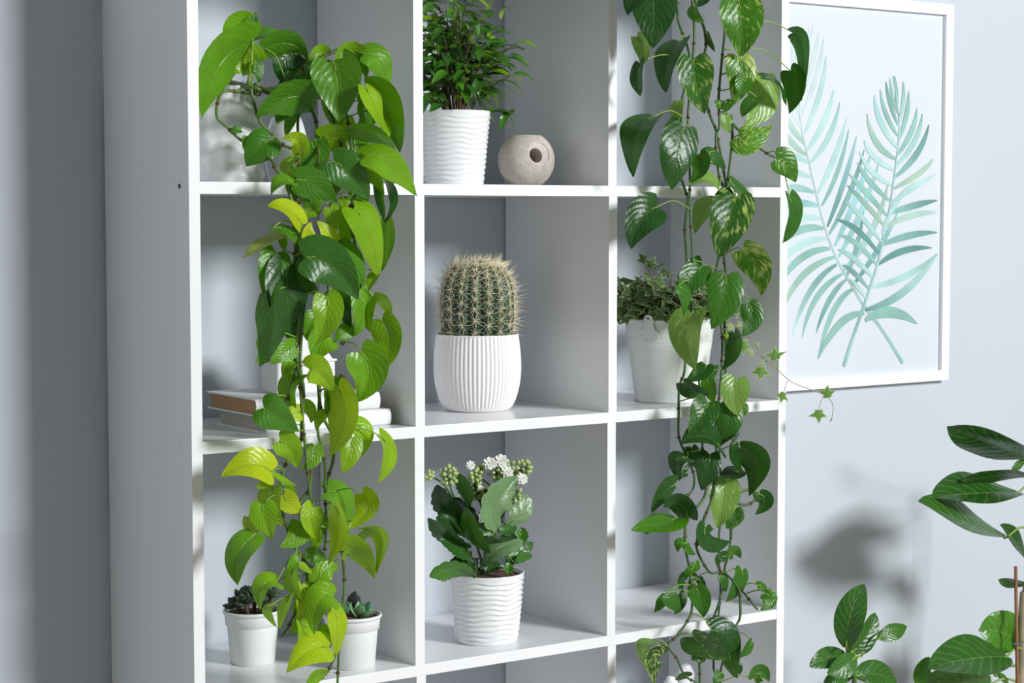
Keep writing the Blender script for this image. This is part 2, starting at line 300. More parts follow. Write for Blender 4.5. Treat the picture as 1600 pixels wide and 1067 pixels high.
VINES_RIGHT=[[(1.01,.06,1.93),(.9169499999999999,.0,1.975),(.8139,-.035,1.93),(.8139,-.04,1.84),(.8139,-.0255,1.7125),(.8083,-.0326,1.6676),(.8195,-.0324,1.6407),(.8355,-.0264,1.6171),(.8368,-.0272,1.5867),(.8222,-.0277,1.5473),(.8165,-.0306,1.5055),(.8098,-.0282,1.4528),(.8172,-.0282,1.4279),(.8281,-.0284,1.4029),(.8301,-.0318,1.3872),(.8264,-.0296,1.3425),(.8293,-.0299,1.309),(.8356,-.0273,1.2471),(.8413,-.0251,1.213),(.8449,-.0255,1.1734),(.8517,-.0287,1.1337),(.8567,-.0295,1.1119),(.8588,-.0309,1.0721),(.862,-.0328,1.0265),(.8624,-.0328,.9694),(.8731,-.0293,.9339)],[(1.02,.06,1.93),(.92215,.0,1.975),(.8243,-.035,1.93),(.8243,-.04,1.84),(.8243,-.0453,1.7113),(.8336,-.0412,1.6546),(.8296,-.0442,1.6129),(.8214,-.0439,1.5354),(.8177,-.0465,1.5021),(.8204,-.0482,1.4303),(.8227,-.0458,1.3927),(.8235,-.0473,1.3566),(.8301,-.0443,1.2924),(.8319,-.0404,1.242)],[(1.03,.06,1.93),(.92865,.0,1.975),(.8373,-.035,1.93),(.8373,-.04,1.84),(.8373,-.0384,1.7128),(.846,-.0327,1.6808),(.8601,-.0334,1.6538),(.8636,-.0339,1.6262),(.863,-.0326,1.6124),(.8682,-.0337,1.5346),(.8871,-.0335,1.4932),(.8995,-.037,1.4315),(.9078,-.032,1.4062),(.9043,-.0321,1.3648),(.8993,-.0385,1.3027),(.9074,-.0338,1.2684),(.9038,-.0341,1.223),(.9064,-.0361,1.1517),(.9072,-.0356,1.1182),(.9054,-.0359,1.0814),(.903,-.0324,1.0526),(.895,-.0358,.9903),(.8995,-.0332,.9609),(.9001,-.037,.9383),(.9116,-.0327,.908),(.8991,-.0326,.8643),(.8946,-.0361,.821),(.8994,-.0353,.7761),(.9003,-.0324,.7422),(.8938,-.034,.7099)],[(1.04,.06,1.93),(.95975,.0,1.975),(.8995,-.035,1.93),(.8995,-.04,1.84),(.8995,-.0425,1.7164),(.8968,-.0417,1.683),(.8978,-.0387,1.6499),(.8872,-.043,1.5961),(.8873,-.0371,1.5462),(.8851,-.0422,1.504),(.8823,-.037,1.4873),(.8841,-.0418,1.4312),(.9,-.0367,1.4061),(.8927,-.0387,1.3987),(.8919,-.0403,1.3367),(.8867,-.0402,1.2972),(.8823,-.0391,1.2746),(.8841,-.0396,1.2237),(.8899,-.0418,1.1981),(.8932,-.0427,1.1668),(.8938,-.0402,1.1192),(.8916,-.0368,1.0679),(.8824,-.0393,1.0258),(.8827,-.0437,.9805),(.8881,-.0378,.9451)],[(.8322,-.0313,1.2417),(.835,-.037,1.2081),(.828,-.0326,1.1688),(.8209,-.0381,1.1244),(.817,-.0334,1.1056),(.8109,-.0364,1.0921),(.8101,-.0368,1.0584),(.8154,-.0316,1.0181),(.8288,-.0377,.9838),(.8446,-.0344,.9539),(.8415,-.0317,.931),(.8119,-.0366,.9199)],[(.853,-.0439,.9713),(.8575,-.0476,.9373),(.8523,-.0452,.9175),(.8222,-.0507,.8981),(.8154,-.048,.8814),(.8143,-.0496,.8619),(.8172,-.0456,.8819),(.8153,-.0503,.8421),(.8283,-.0433,.8125),(.8258,-.0507,.7867),(.8308,-.0451,.7415),(.7984,-.0508,.711),(.781,-.0489,.6966),(.8039,-.0444,.671),(.8137,-.0497,.6461),(.835,-.0495,.6321),(.8598,-.0454,.6195)],[(.8804,-.0464,.981),(.8835,-.0388,.9456),(.8742,-.0455,.9214),(.857,-.0465,.8916),(.8428,-.044,.8469),(.8606,-.0418,.8911),(.8442,-.0408,.8487),(.8543,-.0458,.8184),(.8737,-.044,.7996),(.8931,-.0465,.8007),(.9178,-.0432,.7836),(.9458,-.0406,.7578),(.9735,-.0408,.7294)],[(.8963,-.0283,.9405),(.9199,-.0275,.9182),(.9341,-.0287,.9056),(.9251,-.0306,.8776),(.9236,-.0325,.849),(.9275,-.0291,.8695),(.9234,-.0318,.848),(.9185,-.0335,.8265),(.9121,-.0308,.8018),(.9135,-.0274,.7733),(.8977,-.0333,.7454),(.892,-.0297,.726),(.8908,-.0312,.7098),(.8904,-.0302,.6512),(.8897,-.0332,.6379),(.9046,-.0267,.6094)],[(.9162,-.0449,.7841),(.9296,-.0464,.7662),(.9288,-.0496,.7473),(.931,-.0453,.7185),(.9065,-.0487,.697),(.899,-.0493,.6676),(.89,-.0495,.6466),(.8894,-.0485,.616)],[(.8442,-.0486,.6747),(.8453,-.0496,.6472),(.8488,-.0458,.6212)],[(.9368,-.0256,.905),(.9544,-.0317,.8999),(.9751,-.03,.9052),(.9794,-.0316,.9182)],[(.9175,-.0368,1.5079),(.9377,-.0354,1.4943),(.9829,-.0361,1.4668),(1.0086,-.0398,1.4557)],[(.9133,-.0416,1.5076),(.9064,-.0458,1.4623),(.8995,-.0456,1.4201),(.8967,-.0426,1.406)]]
LEAVES_LEFT=[[(.1959,.0516,1.59),(.1543,.0422,1.5874),(.1652,.053,1.5514),.0379,2.9,0,(.1989,.0365,1.5816)],[(.2036,.0554,1.5831),(.1906,.0425,1.5443),(.1495,.0556,1.5237),.0497,2.7,0,(.1989,.0365,1.5816)],[(.1625,.0521,1.612),(.1365,.0448,1.6211),(.1187,.0534,1.6025),.0217,2,0,(.1989,.0365,1.5816)],[(.1086,.0335,1.5993),(.04,.0119,1.5824),(.0362,.0352,1.4937),.0336,1.7,0,(.1106,.0333,1.5384)],[(.1202,.053,1.627),(.0816,.044,1.6327),(.0851,.0572,1.5974),.033,1.55,0,(.1278,.0782,1.5449)],[(.1112,.0328,1.6237),(.1156,.0296,1.631),(.1178,.0321,1.6422),.0136,2,0,(.1106,.0333,1.5384)],[(.1243,.0487,1.5754),(.0772,.0358,1.5931),(.0739,.055,1.5378),.043,1.35,0,(.131,.0548,1.5409)],[(.1353,.0375,1.594),(.1712,.0264,1.6142),(.1975,.0312,1.5837),.0258,1.9,0,(.1633,.0331,1.5509)],[(.1985,.0108,1.5244),(.1484,-.0047,1.5402),(.1097,.0217,1.4984),.0361,2,0,(.2141,.0029,1.5332)],[(.1846,.0372,1.5165),(.1557,.0304,1.5128),(.1515,.0387,1.4908),.0319,2.2,0,(.1849,.0323,1.525)],[(.2081,-.0208,1.5734),(.2131,-.034,1.541),(.2114,-.0288,1.4923),.0749,1.9,0,(.2056,.0179,1.5683)],[(.2217,.026,1.5894),(.2073,.0204,1.5983),(.1915,.023,1.5755),.0189,1.25,0,(.1989,.0365,1.5816)],[(.2467,-.0255,1.5871),(.22,-.0326,1.6),(.2057,-.0275,1.5765),.023,1.25,0,(.2006,.0318,1.5783)],[(.2412,-.0202,1.5847),(.2545,-.0267,1.5825),(.2611,-.0201,1.5535),.023,1.85,0,(.2022,.0272,1.5749)],[(.2471,-.0395,1.5862),(.2744,-.0514,1.5891),(.2866,-.0331,1.5339),.0401,1.55,0,(.2006,.0318,1.5783)],[(.2392,-.0548,1.5384),(.2461,-.0647,1.5211),(.2675,-.0523,1.483),.0271,.95,0,(.2141,.0029,1.5332)],[(.2542,-.039,1.5386),(.283,-.0558,1.5276),(.3059,-.0342,1.4521),.0402,1.85,0,(.2141,.0029,1.5332)],[(.2783,-.0393,1.5035),(.2803,-.0456,1.4885),(.2815,-.0409,1.4651),.0121,1.25,0,(.2287,-.0198,1.4993)],[(.1304,.02,1.4688),(.1071,.0121,1.4546),(.0975,.0258,1.4317),.05,2.3,0,(.1432,.0246,1.4704)],[(.1607,-.0111,1.4501),(.1626,-.0183,1.4768),(.1347,-.0086,1.4692),.0271,.85,0,(.1578,-.0115,1.4457)],[(.1877,.0047,1.467),(.1894,-.0045,1.4385),(.1786,.0018,1.4113),.0475,1.9,0,(.1958,.0054,1.463)],[(.1991,-.0027,1.472),(.2296,-.0143,1.4809),(.2467,-.0088,1.4317),.036,1.05,0,(.1958,.0054,1.463)],[(.1852,-.0621,1.4371),(.2093,-.0735,1.4227),(.2392,-.063,1.3864),.055,2.3,0,(.1725,-.0301,1.428)],[(.2295,-.0729,1.446),(.2658,-.0883,1.4499),(.3088,-.0744,1.3916),.0454,1.25,0,(.2264,-.0441,1.4381)],[(.2263,-.0447,1.4835),(.2592,-.0566,1.4802),(.299,-.0383,1.4456),.0186,1.7,0,(.2299,-.0247,1.4818)],[(.1482,-.0138,1.4425),(.1225,-.0206,1.4298),(.155,-.0161,1.4133),.0184,1.25,0,(.1571,-.0178,1.4425)],[(.1303,-.0617,1.4124),(.1548,-.0717,1.41),(.1893,-.0615,1.3814),.0418,2.1,0,(.1243,-.0476,1.4038)],[(.1225,-.0612,1.4099),(.0949,-.0678,1.4167),(.0898,-.0617,1.3918),.0209,1.7,0,(.1243,-.0476,1.4038)],[(.2543,-.0264,1.5182),(.2641,-.034,1.4935),(.2379,-.0246,1.4833),.0289,1.9,0,(.2245,-.0123,1.5143)],[(.2386,-.0036,1.4989),(.2412,-.009,1.4839),(.2348,-.005,1.4665),.0217,1.05,0,(.2237,.0054,1.4915)],[(.2631,-.0496,1.4336),(.2582,-.0623,1.3988),(.2701,-.0517,1.3544),.015,2.4,0,(.2334,-.0465,1.4246)],[(.28,-.0453,1.4116),(.2941,-.0555,1.3842),(.2765,-.041,1.3543),.0122,2.4,0,(.2405,-.0489,1.4112)],[(.2302,-.0667,1.4255),(.2428,-.0741,1.423),(.26,-.0688,1.3914),.0185,1.25,0,(.2334,-.0465,1.4246)],[(.1162,.0328,1.5752),(.1216,.0277,1.563),(.1199,.03,1.5447),.0165,2.3,0,(.1106,.0333,1.5384)],[(.1164,.0544,1.5975),(.1027,.0492,1.5855),(.1001,.0524,1.5685),.0201,2.8,0,(.1192,.0568,1.5405)],[(.216,.0368,1.56),(.2056,.0336,1.5519),(.213,.0367,1.5424),.0131,1.25,0,(.2039,.0226,1.5716)],[(.0937,.0335,1.4818),(.0816,.0309,1.4826),(.0793,.0345,1.4754),.0114,2.2,0,(.0912,.0447,1.4754)],[(.1016,.033,1.4722),(.1,.0302,1.4623),(.0977,.0338,1.4551),.0114,1.8,0,(.1014,.0436,1.4664)],[(.2221,.0174,1.5292),(.2339,.0082,1.5043),(.233,.017,1.4746),.0261,1.65,0,(.2182,.0208,1.5243)],[(.1828,.0497,1.5046),(.1743,.0446,1.4892),(.1705,.0484,1.4743),.0175,1.8,0,(.1903,.0484,1.5047)],[(.1898,.0165,1.4489),(.1603,.0088,1.4383),(.1578,.0202,1.4138),.026,1.35,0,(.1774,.0223,1.4564)],[(.241,-.0191,1.4687),(.2536,-.0268,1.4488),(.2577,-.0146,1.4243),.0318,1.75,0,(.2306,-.0272,1.4731)],[(.189,-.0302,1.4232),(.2023,-.0364,1.4085),(.1941,-.0307,1.3889),.0399,1.9,0,(.1725,-.0301,1.428)],[(.135,-.0622,1.3533),(.1086,-.0715,1.3844),(.0846,-.0597,1.3772),.0246,.15,0,(.1308,-.053,1.3496)],[(.0887,-.0682,1.3482),(.113,-.078,1.3522),(.1435,-.061,1.3159),.0152,2,0,(.1283,-.0513,1.3545)],[(.1244,-.0513,1.3388),(.086,-.0628,1.3332),(.0511,-.0544,1.3093),.0196,4,0,(.1293,-.0513,1.3436)],[(.1049,-.0468,1.3137),(.091,-.0577,1.2937),(.0877,-.0487,1.248),.0433,1.8,0,(.1307,-.0499,1.311)],[(.1459,-.0666,1.316),(.1329,-.0734,1.3414),(.1457,-.0702,1.3564),.0196,0,0,(.1357,-.0491,1.3194)],[(.1899,-.0523,1.3164),(.18,-.0603,1.341),(.1632,-.0509,1.3585),.0227,.3,0,(.1836,-.0385,1.3114)],[(.1854,-.0511,1.375),(.1905,-.0567,1.358),(.1914,-.0499,1.3409),.0241,1.05,0,(.1911,-.0434,1.3785)],[(.2233,-.034,1.3825),(.2229,-.0441,1.3505),(.2087,-.034,1.3229),.0344,1.45,0,(.2201,-.0518,1.3837)],[(.1752,-.0293,1.3775),(.1617,-.0336,1.3702),(.153,-.0292,1.3592),.0242,1.45,0,(.1911,-.0434,1.3785)],[(.2156,-.0644,1.3726),(.2329,-.0806,1.3531),(.2575,-.0552,1.2785),.0426,1.15,0,(.2181,-.0503,1.3714)],[(.2827,-.0355,1.3577),(.2786,-.0469,1.3204),(.2722,-.0402,1.2879),.0218,1.65,0,(.2198,-.0495,1.3493)],[(.2081,-.0457,1.3878),(.209,-.049,1.3775),(.2117,-.0441,1.3677),.0171,1.05,0,(.1952,-.0438,1.3918)],[(.1301,-.083,1.3099),(.1665,-.0985,1.3102),(.2064,-.0887,1.2512),.068,2.5,0,(.1307,-.0499,1.311)],[(.1866,-.0631,1.3191),(.2108,-.0746,1.3214),(.2329,-.0554,1.2667),.0269,1.8,0,(.1845,-.0396,1.3249)],[(.1185,-.0514,1.2956),(.1036,-.0686,1.2459),(.1417,-.0397,1.1889),.0559,2.9,0,(.1303,-.0486,1.3001)],[(.1375,-.0619,1.3087),(.118,-.0725,1.2793),(.1644,-.0598,1.2549),.0266,2.4,0,(.1307,-.0499,1.311)],[(.0865,-.0656,1.257),(.0886,-.081,1.2111),(.0645,-.0731,1.1664),.0443,2,0,(.131,-.0454,1.2661)],[(.1588,-.0847,1.2559),(.162,-.0958,1.2262),(.1447,-.077,1.192),.0447,1.25,0,(.1374,-.05,1.2565)],[(.2013,-.0511,1.2451),(.2062,-.0571,1.228),(.2149,-.049,1.2088),.0185,2.9,0,(.1853,-.0421,1.2513)],[(.2205,-.0669,1.2599),(.2258,-.0769,1.2233),(.2159,-.0619,1.2008),.0242,1.55,0,(.2325,-.0487,1.2591)],[(.2419,-.0642,1.2544),(.2198,-.0728,1.238),(.2377,-.0661,1.2052),.0272,1.25,0,(.2325,-.0487,1.2591)],[(.2551,-.0516,1.2524),(.2715,-.058,1.246),(.2781,-.0493,1.2204),.0159,1.05,0,(.2326,-.0471,1.2503)],[(.2645,-.0524,1.2198),(.2792,-.0641,1.1911),(.2664,-.0561,1.1512),.0434,1.25,0,(.2287,-.0463,1.2319)],[(.2149,-.0805,1.1785),(.2358,-.0929,1.1501),(.2113,-.0737,1.1103),.061,1.35,0,(.2048,-.0505,1.1919)],[(.1858,-.0481,1.1987),(.1622,-.0554,1.1975),(.1622,-.0498,1.1641),.0456,1.35,0,(.1779,-.042,1.1986)],[(.123,-.0617,1.1896),(.1005,-.0682,1.1837),(.0857,-.0639,1.1672),.028,1.55,0,(.131,-.0531,1.1912)],[(.0819,-.0529,1.2015),(.0724,-.0557,1.1985),(.072,-.0536,1.1876),.0125,1.8,0,(.1315,-.0536,1.2009)],[(.0915,-.0494,1.1757),(.0791,-.0527,1.1764),(.0691,-.0512,1.172),.0153,1.45,0,(.1304,-.0527,1.1815)],[(.2177,-.0516,1.2125),(.2005,-.0568,1.206),(.189,-.0522,1.1926),.0243,1.7,0,(.2206,-.0479,1.2123)],[(.2572,-.0484,1.2858),(.2487,-.053,1.2737),(.2429,-.0504,1.2601),.0159,1.25,0,(.2309,-.0517,1.2852)],[(.1468,-.0341,1.2776),(.1317,-.0414,1.2563),(.1378,-.0297,1.2337),.034,2.6,0,(.1458,-.0437,1.2803)],[(.1616,-.0292,1.3994),(.1747,-.0355,1.3848),(.1623,-.0274,1.3653),.034,1.85,0,(.1536,-.044,1.4081)],[(.1298,-.0475,1.4087),(.1374,-.0533,1.3918),(.1575,-.0464,1.3823),.0252,1.9,0,(.1243,-.0476,1.4038)],[(.2309,-.0359,1.3998),(.2445,-.0418,1.3875),(.2401,-.0393,1.3677),.0258,1.85,0,(.2308,-.0507,1.4005)],[(.1727,-.0369,1.2281),(.1524,-.0432,1.2192),(.1579,-.0329,1.194),.0313,1.7,0,(.1819,-.043,1.2293)],[(.1278,-.0474,1.1716),(.1145,-.0516,1.1579),(.1128,-.0445,1.1502),.0197,1.25,0,(.1318,-.0476,1.1694)],[(.1954,-.0368,1.262),(.2135,-.0445,1.242),(.2159,-.0349,1.2193),.0315,2.2,0,(.1871,-.0416,1.2623)],[(.2488,-.0331,1.2756),(.2397,-.0389,1.261),(.2412,-.031,1.2408),.0232,1.75,0,(.2324,-.0503,1.2678)],[(.1253,-.0344,1.3411),(.1176,-.0385,1.3291),(.1267,-.0314,1.3168),.0141,1.65,0,(.1293,-.0513,1.3436)],[(.1336,-.0844,1.1601),(.1414,-.0924,1.1651),(.1723,-.0834,1.1266),.0418,.9,0,(.1324,-.0519,1.167)],[(.1796,-.0631,1.1271),(.1732,-.0692,1.1084),(.1758,-.0594,1.089),.0156,2,0,(.1733,-.0393,1.1257)],[(.1359,-.0471,1.1478),(.1036,-.0565,1.133),(.1345,-.0439,1.0987),.0296,1.5,0,(.1345,-.0512,1.1524)],[(.0676,-.0787,1.1115),(.0736,-.0876,1.106),(.1227,-.073,1.0764),.0496,2.2,0,(.1189,-.0498,1.122)],[(.1786,-.0822,1.1311),(.1954,-.0986,1.0924),(.1647,-.077,1.0382),.0451,.8,0,(.1733,-.0393,1.1257)],[(.1001,-.0618,1.0647),(.1177,-.0693,1.0558),(.1279,-.0575,1.0246),.0377,1,0,(.1422,-.0497,1.0742)],[(.1369,-.0497,1.099),(.124,-.0532,1.1001),(.1158,-.048,1.0916),.0268,.7,0,(.1404,-.0496,1.0988)],[(.1606,-.0461,1.0505),(.1596,-.0526,1.0291),(.1387,-.045,1.022),.0242,1.6,0,(.1514,-.0426,1.0533)],[(.2095,-.064,1.0613),(.2046,-.0723,1.0378),(.1932,-.0648,1.0131),.0329,1,0,(.1922,-.0398,1.0627)],[(.2215,-.0483,1.079),(.2449,-.0573,1.0684),(.2352,-.0464,1.0316),.0273,1,0,(.1882,-.0395,1.071)],[(.2513,-.0684,1.0615),(.2739,-.081,1.0337),(.2456,-.0651,.9928),.0179,.9,0,(.1922,-.0398,1.0627)],[(.0775,-.0771,1.0269),(.0407,-.0889,1.0512),(.0086,-.0701,1.0231),.0429,.35,0,(.115,-.0445,1.0199)],[(.0924,-.0472,1.0116),(.081,-.0509,1.0056),(.0706,-.0475,1.0007),.0174,.7,0,(.1127,-.0448,1.011)],[(.0855,-.0631,1.0212),(.0982,-.0696,1.0088),(.1266,-.062,1.0008),.0084,1,0,(.115,-.0445,1.0199)],[(.0951,-.0495,.9995),(.0737,-.0591,.9757),(.1137,-.0444,.9458),.0323,.9,0,(.1082,-.0453,.993)],[(.1014,-.0683,.9914),(.109,-.074,.9745),(.1324,-.066,.9666),.0293,.3,0,(.1082,-.0453,.993)],[(.1209,-.0368,.9959),(.13,-.0403,.9906),(.1349,-.036,.9774),.0176,1.3,0,(.1104,-.045,1.002)],[(.0638,-.0812,.9829),(.061,-.0887,.9638),(.0749,-.0835,.9366),.04,1.4,0,(.1093,-.0457,.9838)],[(.0582,-.0474,.9623),(.058,-.0526,.9448),(.0782,-.0471,.9361),.0181,1,0,(.1114,-.0464,.9653)],[(.18,-.0481,.9874),(.2049,-.0614,.987),(.214,-.0396,.9158),.03,1.5,0,(.1797,-.041,.9916)],[(.2151,-.083,.985),(.2315,-.0935,.9663),(.1863,-.0894,.939),.0328,.8,0,(.188,-.0375,.983)],[(.1459,-.0666,.9704),(.1331,-.0746,.9554),(.1579,-.0641,.9222),.0325,1,0,(.1528,-.0496,.9756)],[(.1347,-.0514,.9498),(.1356,-.0595,.9286),(.1012,-.0546,.919),.0354,1.5,0,(.13,-.0448,.9635)],[(.1979,-.0458,1.1422),(.2007,-.0507,1.1325),(.1957,-.0444,1.1125),.02,2,0,(.1739,-.0396,1.139)],[(.1513,-.0335,1.1092),(.1651,-.0386,1.0989),(.1639,-.0304,1.081),.0199,1.3,0,(.1431,-.046,1.1069)],[(.1718,-.0344,.9516),(.1804,-.0392,.9415),(.178,-.033,.9234),.023,1.5,0,(.1815,-.0392,.955)],[(.1747,-.0514,1.097),(.161,-.056,1.0908),(.1605,-.0516,1.0732),.0171,1,0,(.1716,-.0394,1.0986)],[(.1274,-.0466,1.0798),(.1201,-.0498,1.0708),(.1283,-.0445,1.06),.0113,1.6,0,(.1418,-.0439,1.0787)],[(.0491,-.078,.9423),(.0091,-.0898,.9217),(.0264,-.0791,.8795),.0396,1.5,0,(.1125,-.0468,.9561)],[(.2169,-.0803,.936),(.2589,-.095,.9448),(.2354,-.0831,.8733),.0232,.8,0,(.193,-.041,.9421)],[(.1734,-.0839,.9712),(.1828,-.0975,.9404),(.1599,-.0831,.8924),.0238,.9,0,(.1528,-.0496,.9756)],[(.1868,-.0783,.909),(.202,-.0895,.9233),(.2404,-.0722,.8627),.0354,1,0,(.1799,-.0402,.9167)],[(.1535,-.0633,.8689),(.1648,-.0697,.8911),(.1909,-.059,.8832),.0312,1.2,0,(.1503,-.0405,.8695)],[(.146,-.0508,.9044),(.1618,-.056,.9036),(.1768,-.0528,.8885),.0231,1.7,0,(.1407,-.0458,.9024)],[(.1685,-.0814,.8488),(.1278,-.0931,.8612),(.1374,-.0843,.8012),.0434,1.3,0,(.1469,-.0406,.8541)],[(.0897,-.0673,.8753),(.0516,-.0768,.8856),(.0659,-.0678,.8385),.0254,1.1,0,(.1347,-.0474,.9101)],[(.0834,-.064,.844),(.0647,-.0702,.8391),(.0923,-.0637,.8125),.0128,1,0,(.1404,-.0405,.8387)],[(.1191,-.0665,.9071),(.1091,-.0704,.8993),(.1095,-.0644,.8855),.0113,1.5,0,(.1286,-.0489,.9177)],[(.1192,-.0611,.8899),(.1068,-.0693,.8691),(.1319,-.0612,.8414),.0202,1,0,(.1347,-.0474,.9101)],[(.1368,-.0524,.863),(.1373,-.0609,.8407),(.1258,-.0573,.8131),.0204,.8,0,(.1488,-.0406,.8592)],[(.1131,-.062,.8531),(.0958,-.0699,.8354),(.0934,-.0665,.8093),.0129,1,0,(.1431,-.0406,.8438)],[(.1305,-.0633,.816),(.1431,-.0737,.795),(.1138,-.0617,.7623),.0203,1,0,(.1258,-.0427,.8153)],[(.1774,-.0505,.7985),(.1674,-.054,.7932),(.1621,-.0489,.7833),.0206,1.2,0,(.1887,-.0447,.7888)],[(.1781,-.0688,.8278),(.1802,-.0791,.8008),(.1765,-.0733,.7646),.0213,.6,0,(.2061,-.0405,.8245)],[(.16,-.0814,.7801),(.1247,-.0928,.7914),(.0926,-.0881,.7551),.0447,.6,0,(.1846,-.0447,.7749)],[(.165,-.0624,.7377),(.1461,-.0675,.7425),(.1347,-.0639,.7268),.0191,1.2,0,(.1815,-.0399,.7359)],[(.1557,-.0519,.8609),(.1454,-.056,.8485),(.1383,-.0542,.8419),.0177,1.3,0,(.1507,-.0406,.8644)],[(.0998,-.048,.8711),(.0936,-.05,.8792),(.0973,-.048,.8831),.0108,1,0,(.1498,-.0403,.8745)],[(.1335,-.048,.8106),(.1265,-.0509,.8025),(.1206,-.0471,.7978),.0136,1.1,0,(.1258,-.0427,.8153)],[(.1188,-.0465,.8594),(.122,-.0506,.8715),(.1416,-.0438,.8706),.0163,1.3,0,(.1469,-.0406,.8541)],[(.1258,-.0635,.8942),(.1343,-.0671,.8892),(.1461,-.0648,.88),.0081,.8,0,(.1347,-.0474,.9101)],[(.1639,-.0332,.9335),(.1717,-.0382,.9191),(.1626,-.0351,.9052),.0219,1.4,0,(.1814,-.0392,.9364)],[(.145,-.0369,.8382),(.1318,-.0414,.8286),(.1395,-.0368,.8126),.0164,1.2,0,(.1404,-.0405,.8387)]]
